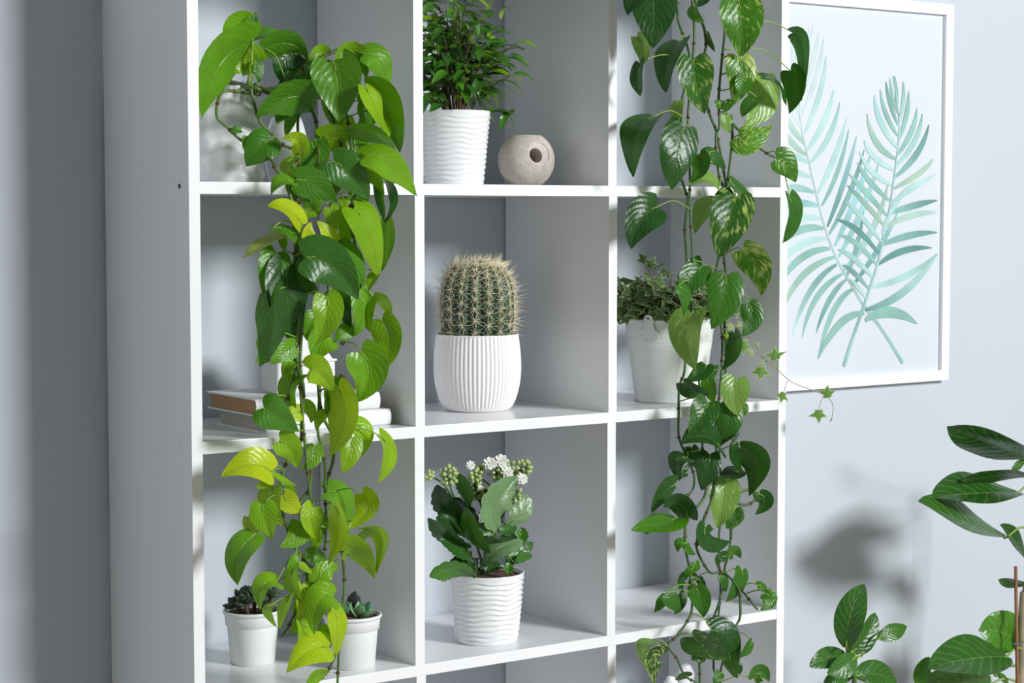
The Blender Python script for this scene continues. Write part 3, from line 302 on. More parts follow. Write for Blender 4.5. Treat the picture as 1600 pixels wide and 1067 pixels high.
LEAVES_RIGHT=[[(.7336,-.0442,1.7001),(.6966,-.0519,1.6917),(.7027,-.0421,1.6648),.0337,3,0,(.8125,-.0273,1.7013)],[(.7393,-.0587,1.7045),(.7298,-.073,1.6598),(.7331,-.0648,1.6151),.0696,3,0,(.8125,-.0273,1.7013)],[(.7171,-.0479,1.6329),(.7332,-.0561,1.6103),(.7218,-.0488,1.5874),.0199,6,0,(.8083,-.0326,1.6676)],[(.7225,-.0458,1.5943),(.7074,-.0541,1.5663),(.7277,-.0417,1.5442),.0153,3,0,(.8276,-.0441,1.5935)],[(.8022,-.0425,1.6295),(.756,-.056,1.6005),(.7794,-.0397,1.5521),.0313,2.7,0,(.8195,-.0324,1.6407)],[(.738,-.0595,1.5131),(.6781,-.0765,1.4975),(.7052,-.0547,1.4221),.0367,2.7,0,(.8186,-.0459,1.5104)],[(.8084,-.0468,1.4986),(.7798,-.0624,1.4515),(.7856,-.0471,1.403),.0627,3,0,(.8177,-.0465,1.5021)],[(.8007,-.0787,1.5997),(.7934,-.092,1.5648),(.8305,-.0704,1.5202),.0605,2.6,.3,(.8276,-.0441,1.5935)],[(.8894,-.0795,1.693),(.8923,-.0934,1.6536),(.9,-.0726,1.6092),.0725,2.2,.25,(.8975,-.0419,1.6914)],[(.9044,-.0634,1.6095),(.9083,-.0761,1.5783),(.8957,-.0594,1.5343),.0508,2.2,.5,(.8899,-.0419,1.6096)],[(.9073,-.0773,1.5768),(.8953,-.0826,1.5636),(.898,-.0777,1.5446),.0295,2.2,0,(.8872,-.0415,1.5836)],[(.9914,-.0253,1.5846),(.9864,-.0399,1.5352),(.9426,-.034,1.5044),.0574,6,.2,(.8872,-.0415,1.5836)],[(.9532,-.0635,1.5808),(.9849,-.0744,1.5815),(1.0122,-.0566,1.5381),.0189,2.9,0,(.8872,-.0415,1.5836)],[(1.0224,-.0599,1.6548),(1.0407,-.0796,1.6543),(1.032,-.0698,1.5466),.0192,2.6,0,(.8978,-.0387,1.6499)],[(1.0209,-.0561,1.5939),(1.0335,-.0679,1.5695),(1.0252,-.0481,1.526),.031,2.6,0,(.8925,-.0408,1.623)],[(.8104,-.0311,1.5398),(.7968,-.0369,1.524),(.8123,-.0314,1.5053),.0186,6,0,(.8208,-.0284,1.5368)],[(.8752,-.0469,1.537),(.8829,-.0507,1.5399),(.8968,-.0477,1.5251),.0157,2,0,(.8868,-.0384,1.5356)],[(.9113,-.059,1.4859),(.9267,-.0692,1.4705),(.9764,-.0631,1.5064),.044,2,.4,(.9099,-.0437,1.4849)],[(.9788,-.0744,1.4544),(.9944,-.0824,1.4488),(1.0135,-.0789,1.4164),.046,2.2,.3,(.9893,-.037,1.464)],[(.8279,-.0626,1.4577),(.8369,-.0714,1.4356),(.8103,-.0583,1.4135),.0284,2.2,0,(.8197,-.0478,1.4482)],[(.8557,-.0448,1.4587),(.8721,-.0513,1.4588),(.8961,-.0451,1.4369),.0287,2.8,0,(.8832,-.0394,1.4592)],[(.8694,-.0592,1.4084),(.8325,-.068,1.4301),(.8087,-.059,1.4107),.0266,6,.2,(.8881,-.0405,1.4249)],[(.815,-.0609,1.682),(.8053,-.0663,1.6673),(.8358,-.0641,1.6597),.0125,2,0,(.829,-.0432,1.6829)],[(.8595,-.0422,1.7056),(.8485,-.0467,1.6935),(.837,-.039,1.6847),.0156,3,0,(.8395,-.037,1.7048)],[(.8617,-.0402,1.6451),(.8614,-.045,1.6309),(.8778,-.0388,1.6183),.0066,2.8,0,(.861,-.0335,1.6469)],[(.9121,-.0451,1.7087),(.8944,-.0486,1.6989),(.8971,-.0456,1.691),.0158,6,0,(.8988,-.0423,1.708)],[(.9013,-.0425,1.5212),(.8897,-.0474,1.5067),(.9103,-.041,1.4935),.0228,6,0,(.8862,-.0397,1.5251)],[(.9426,-.0631,1.5496),(.9148,-.0693,1.5317),(.9113,-.065,1.5178),.0213,2.4,0,(.8873,-.0386,1.5587)],[(.8923,-.0611,1.5425),(.8822,-.0643,1.5309),(.8779,-.0608,1.5254),.0121,2.2,0,(.8868,-.0384,1.5356)],[(.7473,-.0575,1.3772),(.6972,-.0704,1.365),(.6997,-.0567,1.3135),.0605,2.9,0,(.8231,-.0466,1.3746)],[(.8757,-.0478,1.3901),(.8339,-.0584,1.376),(.8368,-.0424,1.337),.0279,6,0,(.8925,-.0391,1.3832)],[(.8894,-.0766,1.3941),(.8593,-.0926,1.3483),(.8559,-.0751,1.2982),.0709,2.7,.35,(.8974,-.0433,1.4095)],[(.8906,-.0622,1.4166),(.9072,-.071,1.4013),(.9448,-.0626,1.3804),.0248,2.6,0,(.8995,-.0456,1.4201)],[(1.001,-.0769,1.3955),(1.0098,-.0898,1.3591),(.9928,-.0713,1.3206),.0302,2.5,0,(1.0022,-.0389,1.4585)],[(.9046,-.0792,1.3103),(.9341,-.0923,1.2891),(.9436,-.0775,1.2377),.0424,1.9,.5,(.8993,-.0385,1.3027)],[(.8482,-.0466,1.2866),(.8112,-.0564,1.2652),(.8078,-.0433,1.2371),.0469,2.6,0,(.8301,-.0443,1.2924)],[(.7872,-.0637,1.2576),(.802,-.0718,1.2437),(.7948,-.0657,1.2119),.0232,2.4,0,(.8314,-.0414,1.2546)],[(.8697,-.0772,1.2688),(.8618,-.091,1.2319),(.8441,-.0738,1.1885),.0603,2.5,0,(.8823,-.0391,1.2746)],[(.8127,-.0636,1.2141),(.7753,-.0787,1.187),(.8207,-.0635,1.1247),.0449,6,.3,(.835,-.037,1.2081)],[(.9174,-.0783,1.2243),(.9281,-.0875,1.199),(.9002,-.0805,1.1756),.038,2.6,0,(.9038,-.0341,1.223)],[(.9341,-.0602,1.2345),(.9369,-.0626,1.226),(.935,-.0585,1.2202),.0067,2.4,0,(.9047,-.034,1.2344)],[(.9039,-.0602,1.1787),(.9093,-.0713,1.1508),(.8814,-.0524,1.1197),.0177,2.7,0,(.8924,-.0425,1.1746)],[(.8673,-.0307,1.2832),(.8722,-.0358,1.2691),(.8722,-.0273,1.2519),.0183,2.6,0,(.8834,-.0394,1.2802)],[(.8706,-.0771,1.1807),(.8731,-.0786,1.1765),(.8702,-.0776,1.1724),.0075,1,0,(.8916,-.0422,1.1825)],[(.8607,-.042,1.1295),(.8475,-.049,1.1165),(.8207,-.0376,1.1057),.028,2.9,0,(.8529,-.0289,1.1282)],[(.8103,-.0479,1.1042),(.8205,-.0554,1.0874),(.8618,-.0498,1.0848),.0226,2.9,0,(.8139,-.0349,1.0989)],[(.8784,-.0258,1.1049),(.877,-.032,1.0883),(.8909,-.0268,1.0671),.0221,1.9,0,(.8932,-.0393,1.1064)],[(.8908,-.0781,1.1085),(.8773,-.0874,1.0812),(.8919,-.0838,1.0513),.0486,6,0,(.8932,-.0393,1.1064)],[(.8327,-.0797,1.076),(.814,-.0891,1.0542),(.7952,-.0775,1.028),.0504,2.8,.15,(.8105,-.0366,1.0753)],[(.8834,-.0721,1.0661),(.8787,-.0821,1.0356),(.8737,-.0647,1.006),.0456,2.7,0,(.8893,-.0374,1.0574)],[(.8621,-.076,1.0051),(.8153,-.0877,1.0401),(.7765,-.0829,1.0145),.0378,3,0,(.8825,-.0415,1.0031)],[(.8071,-.0614,.9907),(.7622,-.0702,.9976),(.7963,-.0574,.9546),.0226,3,0,(.8254,-.0362,.9924)],[(.8089,-.0573,.9662),(.7996,-.0598,.9658),(.7958,-.0567,.9568),.0121,3,0,(.8327,-.0369,.9763)],[(.8383,-.0782,.9944),(.8271,-.0874,.9668),(.8232,-.0772,.9393),.0407,3.2,0,(.8254,-.0362,.9924)],[(.8305,-.0442,1.0013),(.8329,-.0502,.9848),(.854,-.0427,.9654),.0258,3,0,(.8221,-.0347,1.001)],[(.8918,-.0779,1.0118),(.8635,-.0872,.9977),(.9147,-.0716,.9597),.0249,3,0,(.8825,-.0415,1.0031)],[(.9202,-.0568,.962),(.8928,-.0624,.9589),(.8753,-.0591,.9542),.0222,3.35,0,(.8997,-.0341,.9552)],[(.9033,-.0777,1.001),(.948,-.0932,.9866),(.929,-.0688,.921),.0442,2.7,0,(.8826,-.0426,.9918)],[(.9436,-.0778,.9237),(.9656,-.0852,.9099),(.9378,-.0728,.8912),.0271,2.6,0,(.9234,-.0278,.915)],[(.7835,-.0599,.9503),(.7493,-.0692,.943),(.7418,-.0568,.9088),.0285,2.8,0,(.8327,-.0369,.9763)],[(.7988,-.0744,.9004),(.7692,-.0837,.9431),(.7462,-.0775,.9194),.03,3,0,(.8205,-.05,.8939)],[(.7841,-.0617,.8973),(.7464,-.073,.8911),(.6953,-.0648,.8884),.0285,2,0,(.8188,-.0494,.8898)],[(.9028,-.0425,.9416),(.889,-.0544,.9069),(.8881,-.0386,.8691),.0509,6,.2,(.9001,-.037,.9383)],[(.9322,-.0309,.8944),(.9275,-.0366,.8782),(.9164,-.0276,.8649),.0342,2.3,0,(.9296,-.0296,.8916)],[(.7375,-.0446,.8853),(.7396,-.0465,.8798),(.7449,-.0452,.8749),.012,2.6,0,(.8154,-.048,.8814)],[(.9235,-.0605,1.0651),(.9245,-.0637,1.0539),(.9182,-.0582,1.0481),.0154,2.2,0,(.9042,-.0341,1.067)],[(.8817,-.0435,1.123),(.8633,-.0478,1.1185),(.8568,-.0425,1.1071),.0153,2.7,0,(.8938,-.0402,1.1192)],[(.9182,-.0246,.9485),(.923,-.028,.9412),(.9318,-.0223,.9283),.0186,2,0,(.8998,-.0351,.9496)],[(.8684,-.0259,.9568),(.8485,-.0317,.9818),(.8567,-.0262,.992),.0185,3,0,(.8678,-.0311,.9516)],[(.9526,-.0593,.9251),(.9474,-.0608,.92),(.9478,-.0583,.9167),.0093,2.4,0,(.9199,-.0275,.9182)],[(.8473,-.0577,.8767),(.8357,-.0674,.8452),(.9005,-.056,.8495),.0335,2.8,0,(.8534,-.0459,.8804)],[(.8043,-.0612,.8569),(.7819,-.0653,.8637),(.7902,-.0617,.8441),.0159,2.3,0,(.8143,-.0496,.8619)],[(.8069,-.0581,.8535),(.8092,-.0617,.8443),(.8284,-.0576,.8364),.0139,2.5,0,(.8158,-.0491,.852)],[(.8849,-.0639,.8288),(.8636,-.0679,.8316),(.8692,-.0624,.8138),.0182,2.8,0,(.8946,-.0361,.821)],[(.8983,-.0568,.8264),(.9083,-.0616,.8426),(.9249,-.0545,.8193),.0194,2.3,0,(.8946,-.0361,.821)],[(.9397,-.0408,.7962),(.9332,-.0505,.7748),(.9102,-.0348,.747),.0283,2.3,0,(.9124,-.03,.7947)],[(.9435,-.0757,.7776),(.9548,-.0795,.7784),(.9654,-.074,.7611),.0133,2.2,0,(.9263,-.046,.7707)],[(.9609,-.077,.7621),(.9706,-.0827,.748),(.944,-.0797,.7381),.0282,2.2,.2,(.9458,-.0406,.7578)],[(.8233,-.0452,.8011),(.7938,-.0514,.8038),(.8138,-.0464,.7737),.0169,2.8,0,(.8271,-.047,.7996)],[(.8619,-.0245,.7923),(.8499,-.0304,.7808),(.8424,-.0226,.7611),.0251,2.8,0,(.8737,-.044,.7996)],[(.8153,-.0757,.7864),(.8266,-.0831,.7647),(.8311,-.0739,.7396),.0332,2.3,0,(.8258,-.0507,.7867)],[(.7655,-.063,.7805),(.7798,-.0687,.7677),(.7937,-.0624,.7489),.0273,2.6,0,(.8258,-.0507,.7867)],[(.7824,-.0424,.7739),(.7696,-.0476,.76),(.7581,-.0428,.7505),.0145,2.4,0,(.827,-.0493,.7754)],[(.8123,-.046,.7711),(.8046,-.0513,.7565),(.7949,-.0464,.7438),.018,3,0,(.827,-.0493,.7754)],[(.8387,-.0454,.8205),(.8417,-.0482,.8118),(.8343,-.0445,.8061),.0152,2,0,(.8283,-.0433,.8125)],[(.8583,-.0629,.7139),(.8908,-.0748,.7093),(.9109,-.0689,.6559),.0453,3,0,(.8308,-.0451,.7415)],[(.8074,-.0775,.712),(.8229,-.0881,.6957),(.8848,-.074,.6659),.0433,2.6,.2,(.7984,-.0508,.711)],[(.8487,-.0579,.6731),(.8313,-.0618,.6788),(.8215,-.0568,.6696),.0249,2.8,.2,(.8442,-.0486,.6747)],[(.8878,-.0725,.6721),(.8805,-.0789,.6537),(.9036,-.0733,.6329),.0191,2.4,0,(.899,-.0493,.6676)],[(.9263,-.0798,.6891),(.9109,-.085,.6783),(.8996,-.0795,.6672),.0171,2.4,0,(.9126,-.0479,.7024)],[(.9497,-.0605,.6239),(.9598,-.0673,.6491),(.9807,-.0631,.6145),.0298,2.3,0,(.9009,-.0283,.6165)],[(.7534,-.0427,.7057),(.7115,-.0527,.7116),(.7439,-.0442,.6592),.015,6,0,(.781,-.0489,.6966)],[(.7419,-.0781,.6923),(.7107,-.0874,.7022),(.7307,-.0797,.6474),.0328,3,.5,(.781,-.0489,.6966)],[(.8168,-.0564,.6443),(.8014,-.0602,.6498),(.7871,-.0587,.6434),.014,2.9,0,(.819,-.0496,.6426)],[(.8782,-.0611,.6422),(.8681,-.0646,.636),(.8634,-.062,.6252),.0182,2.5,0,(.8899,-.0493,.639)],[(.9094,-.0624,.6521),(.9176,-.0655,.646),(.9167,-.0625,.6344),.0148,2.8,0,(.8945,-.0494,.6571)],[(.8194,-.0622,.8163),(.8028,-.0655,.8105),(.8073,-.0602,.801),.0116,2,0,(.8251,-.045,.8199)],[(.8917,-.044,.7949),(.902,-.0488,.7835),(.9041,-.0424,.7656),.0177,2.6,0,(.8931,-.0465,.8007)],[(.8331,-.0627,.7959),(.8377,-.0656,.7905),(.8438,-.0627,.7784),.0102,2.6,0,(.8264,-.0489,.7932)]]
FICUS_STEMS=[[(1.7163,.045,.6604),(1.7138,.045,.6182),(1.7117,.045,.4885),(1.6817,.045,.35),(1.6617,.045,.24)],[(1.2488,.035,.6216),(1.2537,.035,.6029),(1.2679,.035,.5785),(1.2733,.035,.5258),(1.3433000000000002,.045,.45),(1.6217,.045,.24)],[(1.7163,.045,.6604),(1.7354,.045,.7492),(1.7398,.045,.8576),(1.7308,.045,.9305)]]
FICUS_LEAVES=[[(1.7123,.0441,.9151),(1.5818,.0189,.9528),(1.5089,.052,.9847),.0358,3,0,(1.733,.045,.9123)],[(1.7353,.0635,.9042),(1.7116,.0583,.8992),(1.6998,.0663,.8882),.0168,2.6,0,(1.733,.045,.9123)],[(1.7125,.0435,.8782),(1.5891,.0242,.8956),(1.5332,.0376,.8854),.0229,3,0,(1.7376,.045,.8758)],[(1.6916,.0432,.8497),(1.5415,.0174,.8675),(1.4536,.0351,.8612),.0438,2.8,0,(1.7398,.045,.8576)],[(1.649,.0319,.7714),(1.4941,.0036,.8178),(1.4026,.0193,.8619),.0425,2.8,0,(1.7365,.045,.7763)],[(1.7271,.0463,.7135),(1.6769,.0318,.7687),(1.642,.0415,.7946),.0297,3,0,(1.7258,.045,.7048)],[(1.7188,.0444,.6711),(1.6697,.036,.6898),(1.644,.0441,.6914),.0153,2.7,0,(1.7211,.045,.6826)],[(1.7238,.0647,.5624),(1.662,.0518,.5991),(1.6183,.0674,.5969),.0893,2.2,0,(1.7127,.045,.5534)],[(1.6491,.0261,.5502),(1.5312,.0023,.5726),(1.4334,.0203,.559),.0606,2.9,0,(1.7127,.045,.5534)],[(1.6379,.0592,.4923),(1.5312,.0378,.5187),(1.4607,.0714,.5218),.0619,2.4,0,(1.7117,.045,.4885)],[(1.4498,.0485,.5139),(1.4323,.0387,.5463),(1.4735,.0532,.5682),.0277,2.0,0,(1.4129,.045,.3975)],[(1.6612,.0646,.5074),(1.6794,.0588,.4987),(1.707,.0669,.4786),.0144,2.4,0,(1.7122,.045,.5209)],[(1.5349,.0656,.5055),(1.5085,.0549,.5704),(1.5133,.0706,.5706),.0188,2.6,0,(1.7122,.045,.5209)],[(1.2259,.0121,.6265),(1.2059,-.0062,.6876),(1.2757,.022,.7282),.0492,2.8,0,(1.2488,.035,.6216)],[(1.2547,.0299,.6083),(1.2872,.0166,.638),(1.3168,.0354,.6708),.0377,2.7,0,(1.2525,.035,.6076)],[(1.2801,.0305,.5994),(1.2916,.0209,.6277),(1.3321,.0302,.6399),.0143,2.8,0,(1.2608,.035,.5907)],[(1.338,.0449,.6197),(1.3639,.0364,.6317),(1.4064,.0446,.6328),.0307,2.5,0,(1.2512,.035,.6122)],[(1.2538,.0445,.6011),(1.2009,.0339,.6101),(1.1658,.0396,.5937),.0378,2.8,0,(1.2537,.035,.6029)],[(1.2508,.0166,.6046),(1.2176,.0073,.5907),(1.1887,.0209,.5831),.042,2.5,0,(1.2537,.035,.6029)],[(1.2716,.0339,.5647),(1.3115,.0211,.5753),(1.3789,.038,.533),.0468,2.7,0,(1.2692,.035,.5653)],[(1.2748,.0464,.5618),(1.217,.0375,.5693),(1.2111,.05,.5496),.0313,2.5,0,(1.2692,.035,.5653)]]
STAKE=[(1.6686,.025,.7168),(1.6787,.025,.4875)]
KAL_STEMS=[[(.5268,.085,.8106),(.5186,.085,.8464),(.502,.085,.8829),(.4836,.085,.9193),(.4674,.085,.95),(.4634,.085,.9658)],[(.5352,.085,.8097),(.5415,.085,.8511),(.5521,.085,.8852),(.569,.085,.9153),(.5839,.085,.9369),(.586,.085,.9403)],[(.5331,.085,.8099),(.5353,.085,.8622),(.5458,.085,.9033),(.5471,.085,.9487),(.5438,.085,.9734)],[(.5146,.085,.9461),(.5228,.085,.9158),(.527,.085,.8875)],[(.5471,.085,.9417),(.5312,.085,.9569),(.5105,.085,.969)],[(.5471,.085,.9487),(.5648,.085,.9648),(.5967,.085,.9694)],[(.4836,.085,.9193),(.4532,.085,.9597),(.4283,.085,.9754)],[(.5471,.085,.9627),(.5564,.085,.9759),(.5585,.085,.9845)],[(.5268,.085,.8106),(.5061,.085,.8407),(.4896,.085,.8667)]]
KAL_LEAVES=[[(.4776,.0359,.8235),(.4256,.0239,.8529),(.3994,.0399,.8313),.0271,2.1,0,(.5061,.085,.8407)],[(.481,.0562,.8654),(.4384,.0436,.881),(.4121,.0646,.9162),.0198,2.8,0,(.4937,.085,.8602)],[(.481,.0532,.8463),(.4426,.0439,.8805),(.4238,.0506,.8831),.0245,3,0,(.4979,.085,.8537)],[(.4957,.0569,.8321),(.4623,.0495,.847),(.4442,.0589,.84),.0178,3,0,(.5061,.085,.8407)],[(.4836,.0694,.8799),(.4533,.0603,.9114),(.4308,.0723,.9118),.0212,3,0,(.4974,.085,.892)],[(.4841,.0702,.9039),(.4319,.0582,.9272),(.4351,.0755,.9623),.0315,3.35,0,(.4882,.085,.9102)],[(.4763,.0519,.9275),(.4667,.0434,.9566),(.4572,.0492,.9805),.0197,2.5,0,(.476,.085,.9294)],[(.5064,.0422,.8573),(.4655,.0296,.8871),(.4647,.0405,.9299),.0212,2.3,0,(.5144,.085,.8555)],[(.5226,.0691,.9248),(.5036,.0623,.9445),(.5021,.0724,.9642),.022,3.35,0,(.5208,.085,.9234)],[(.5256,.0401,.8902),(.4778,.0236,.9275),(.5534,.0332,.9708),.0462,5,0,(.526,.085,.8946)],[(.5486,.0554,.893),(.5796,.0455,.9123),(.5852,.0583,.94),.0328,5,0,(.5432,.085,.893)],[(.5169,.0363,.8909),(.4951,.0314,.8908),(.4863,.0377,.9045),.0198,2.4,0,(.526,.085,.8946)],[(.5187,.036,.8931),(.5318,.0308,.884),(.5522,.0352,.8953),.0164,2.4,0,(.526,.085,.8946)],[(.5144,.0357,.8781),(.5313,.0302,.8859),(.5525,.0338,.8757),.0116,3,0,(.5061,.085,.8738)],[(.4986,.0428,.8367),(.5069,.0306,.8727),(.5696,.042,.8684),.0259,5,0,(.5061,.085,.8407)],[(.579,.0749,.8594),(.5927,.0701,.8693),(.5874,.0748,.884),.0216,2.4,0,(.5468,.085,.8681)],[(.5811,.0719,.842),(.5862,.067,.8492),(.6122,.0747,.8579),.0202,2.7,0,(.5415,.085,.8511)],[(.5641,.0565,.8337),(.5755,.0516,.8455),(.5955,.0542,.8389),.0146,2.4,0,(.5399,.085,.8407)],[(.5462,.0397,.8207),(.5357,.0366,.831),(.5446,.0405,.8381),.0155,2.3,0,(.5368,.085,.82)],[(.5534,.0684,.8348),(.5666,.0633,.8342),(.5812,.0659,.8506),.0215,2.5,0,(.5399,.085,.8407)],[(.5429,.09,.9134),(.5548,.0828,.9308),(.5518,.0906,.9547),.0278,3.35,0,(.5461,.085,.9147)],[(.5142,.0846,.8748),(.4856,.0724,.9207),(.4609,.0845,.9385),.0311,3.35,0,(.5061,.085,.8738)],[(.5477,.0847,.8505),(.5067,.0733,.8771),(.5304,.0901,.9145),.0348,3.35,0,(.5415,.085,.8511)],[(.5467,.071,.8246),(.5219,.0652,.842),(.5073,.0682,.8292),.0243,3,0,(.5383,.085,.8304)]]
KAL_CLUSTERS=[[(.4126,.06,.9801),.0069,8],[(.4453,.06,.9769),.0164,24],[(.4939,.06,.9738),.011,14],[(.498,.06,.9494),.013,13],[(.5331,.06,.9787),.0137,14],[(.5792,.06,.9762),.0164,22],[(.5623,.06,.9406),.0158,14],[(.5062,.06,.9866),.0082,6],[(.5435,.06,.9623),.0116,10],[(.554,.06,.9823),.0103,8]]
KAL_FLOWERS=[[(.5106,.045,.9916),.011],[(.4759,.045,.9915),.0075],[(.5312,.045,.9942),.011],[(.5424,.045,.9762),.0103],[(.5696,.045,.9637),.0096],[(.4941,.045,.9559),.0051]]
FROND_A=[[(1.4726,1.0803),(1.4935,1.1294),(1.5175,1.1786),(1.5271,1.1999),(1.5464,1.2424),(1.5608,1.2781),(1.5751,1.3282),(1.5875,1.3712),(1.5986,1.4288),(1.6078,1.4863),(1.6121,1.5295),(1.6061,1.5794),(1.593,1.6289)],[[(1.6085,1.558),(1.5908,1.5861),(1.585,1.6251),.0064,1],[(1.6089,1.5366),(1.5808,1.5786),(1.5751,1.6176),.0078,1],[(1.6093,1.5151),(1.5661,1.5568),(1.5603,1.6028),.0085,1],[(1.6076,1.4935),(1.5464,1.542),(1.5455,1.5916),.0107,0],[(1.6029,1.4719),(1.5372,1.4922),(1.5263,1.5556),.0107,1],[(1.6003,1.4503),(1.5326,1.4708),(1.5191,1.506),.0092,0],[(1.5937,1.4215),(1.5281,1.4423),(1.5076,1.4845),.0085,0],[(1.5871,1.3928),(1.5183,1.4351),(1.503,1.4632),.0092,1],[(1.5815,1.3641),(1.5187,1.4138),(1.4808,1.4418),.0092,1],[(1.5779,1.3425),(1.519,1.3925),(1.4762,1.4206),.0085,4],[(1.5683,1.3139),(1.5094,1.3712),(1.4669,1.3923),.0085,0],[(1.5606,1.2924),(1.4999,1.3499),(1.4509,1.3557),.0092,2],[(1.5559,1.2709),(1.5004,1.3215),(1.4562,1.3275),.0085,1],[(1.5463,1.246),(1.491,1.2932),(1.4537,1.3007),.0085,0],[(1.5367,1.2247),(1.4914,1.2648),(1.4668,1.2709),.0078,1],[(1.53,1.2069),(1.5017,1.2362),(1.4868,1.2436),.0071,0],[(1.6063,1.5651),(1.6057,1.6009),(1.5971,1.6291),.0064,1],[(1.6099,1.5366),(1.6285,1.5802),(1.6206,1.6193),.0078,0],[(1.6115,1.5079),(1.6391,1.5589),(1.6363,1.602),.0092,1],[(1.6079,1.4792),(1.6563,1.5233),(1.6595,1.5703),.01,1],[(1.6032,1.4575),(1.6691,1.5019),(1.6742,1.56),.0092,0],[(1.6005,1.436),(1.6778,1.4803),(1.6923,1.5387),.0107,1],[(1.5969,1.4144),(1.6806,1.4441),(1.7072,1.4736),.0092,4],[(1.5893,1.3856),(1.6603,1.4221),(1.7141,1.443),.0085,0],[(1.5845,1.3676),(1.661,1.3858),(1.7193,1.3933),.0107,1],[(1.5779,1.3425),(1.6509,1.3713),(1.7187,1.3698),.01,4],[(1.5654,1.3067),(1.6413,1.3314),(1.7206,1.3309),.0107,1],[(1.561,1.2709),(1.6213,1.3062),(1.7064,1.301),.0107,2],[(1.5416,1.2282),(1.6534,1.2403),(1.7214,1.2891),.0107,0],[(1.5273,1.1855),(1.6335,1.1971),(1.7215,1.2868),.0128,2],[(1.5277,1.1654),(1.5926,1.1981),(1.6675,1.1544),.0171,1],[(1.5245,1.1784),(1.4583,1.1839),(1.4063,1.0974),.0128,1],[(1.5701,1.3282),(1.5992,1.4),(1.6601,1.4293),.0085,0]]]
FROND_B=[[(1.6295,1.0791),(1.5939,1.122),(1.5629,1.1557),(1.5273,1.1891),(1.4969,1.2256),(1.4619,1.2688),(1.4371,1.3079),(1.4172,1.3502),(1.3923,1.4199),(1.3725,1.4821),(1.3577,1.5301),(1.3542,1.585),(1.3653,1.6679),(1.377,1.7097)],[[(1.4969,1.2256),(1.4385,1.2092),(1.4063,1.0974),.0114,1],[(1.477,1.2438),(1.4287,1.2165),(1.4008,1.1455),.01,1],[(1.467,1.2546),(1.3854,1.2246),(1.3657,1.1377),.0107,1],[(1.4521,1.2725),(1.3757,1.2423),(1.341,1.1421),.0107,2],[(1.4471,1.2867),(1.347,1.2672),(1.3152,1.1846),.0114,1],[(1.4342,1.3023),(1.3466,1.3019),(1.3008,1.2265),.0121,1],[(1.4272,1.3207),(1.3463,1.3227),(1.293,1.2611),.0121,0],[(1.4173,1.3397),(1.3554,1.3503),(1.2888,1.3025),.0121,1],[(1.4104,1.3572),(1.3457,1.3711),(1.283,1.3266),.0114,0],[(1.4024,1.3816),(1.3454,1.3953),(1.2807,1.3711),.0114,3],[(1.3925,1.406),(1.3356,1.4263),(1.2785,1.3985),.0107,3],[(1.3845,1.4337),(1.326,1.4537),(1.28,1.4326),.01,0],[(1.3775,1.4614),(1.3256,1.4812),(1.2813,1.4804),.0107,0],[(1.3726,1.4751),(1.3254,1.4949),(1.2971,1.5421),.01,4],[(1.3676,1.4958),(1.3298,1.5225),(1.3107,1.563),.01,4],[(1.3606,1.5233),(1.3293,1.5636),(1.3166,1.611),.0092,5],[(1.3556,1.5507),(1.3288,1.5978),(1.3235,1.6522),.0085,5],[(1.3543,1.5781),(1.3349,1.6323),(1.3361,1.6836),.0078,5],[(1.3568,1.6057),(1.3421,1.6531),(1.3462,1.7012),.0071,5],[(1.3613,1.6196),(1.3841,1.6757),(1.3864,1.717),.0078,5],[(1.3571,1.5782),(1.3939,1.6486),(1.3998,1.704),.0085,5],[(1.3622,1.5509),(1.4038,1.6213),(1.4133,1.6909),.0092,5],[(1.3673,1.5165),(1.4138,1.5871),(1.4195,1.6601),.01,0],[(1.3725,1.4821),(1.4289,1.5389),(1.4396,1.5984),.0107,0],[(1.3822,1.4614),(1.439,1.5042),(1.4554,1.5745),.01,0],[(1.402,1.406),(1.4492,1.4694),(1.4743,1.5457),.0107,0],[(1.4119,1.3816),(1.4593,1.4415),(1.4795,1.5262),.0085,1],[(1.4269,1.3431),(1.4742,1.4276),(1.5003,1.514),.01,2],[(1.4319,1.3291),(1.4893,1.3995),(1.5204,1.4883),.01,1],[(1.4468,1.3078),(1.5042,1.3925),(1.5393,1.4851),.0114,3],[(1.4568,1.2866),(1.5243,1.3712),(1.5606,1.4677),.0114,3],[(1.467,1.2581),(1.56,1.3283),(1.5855,1.4286),.0114,3],[(1.4919,1.2293),(1.5804,1.3138),(1.6119,1.3713),.01,2],[(1.4769,1.2473),(1.5105,1.3072),(1.5193,1.3712),.0092,1]]]
IVY_STEM=[(.957,.06,1.2036),(.9662,.04,1.1908),(.9795,.02,1.1846),(.9905,-.01,1.1576),(.9948,-.025,1.1351),(1.0123,-.04,1.1171),(1.0366,-.05,1.0952),(1.0904,-.06,1.0749),(1.1111,-.06,1.0637),(1.1182,-.06,1.0499),(1.115,-.06,1.0291)]
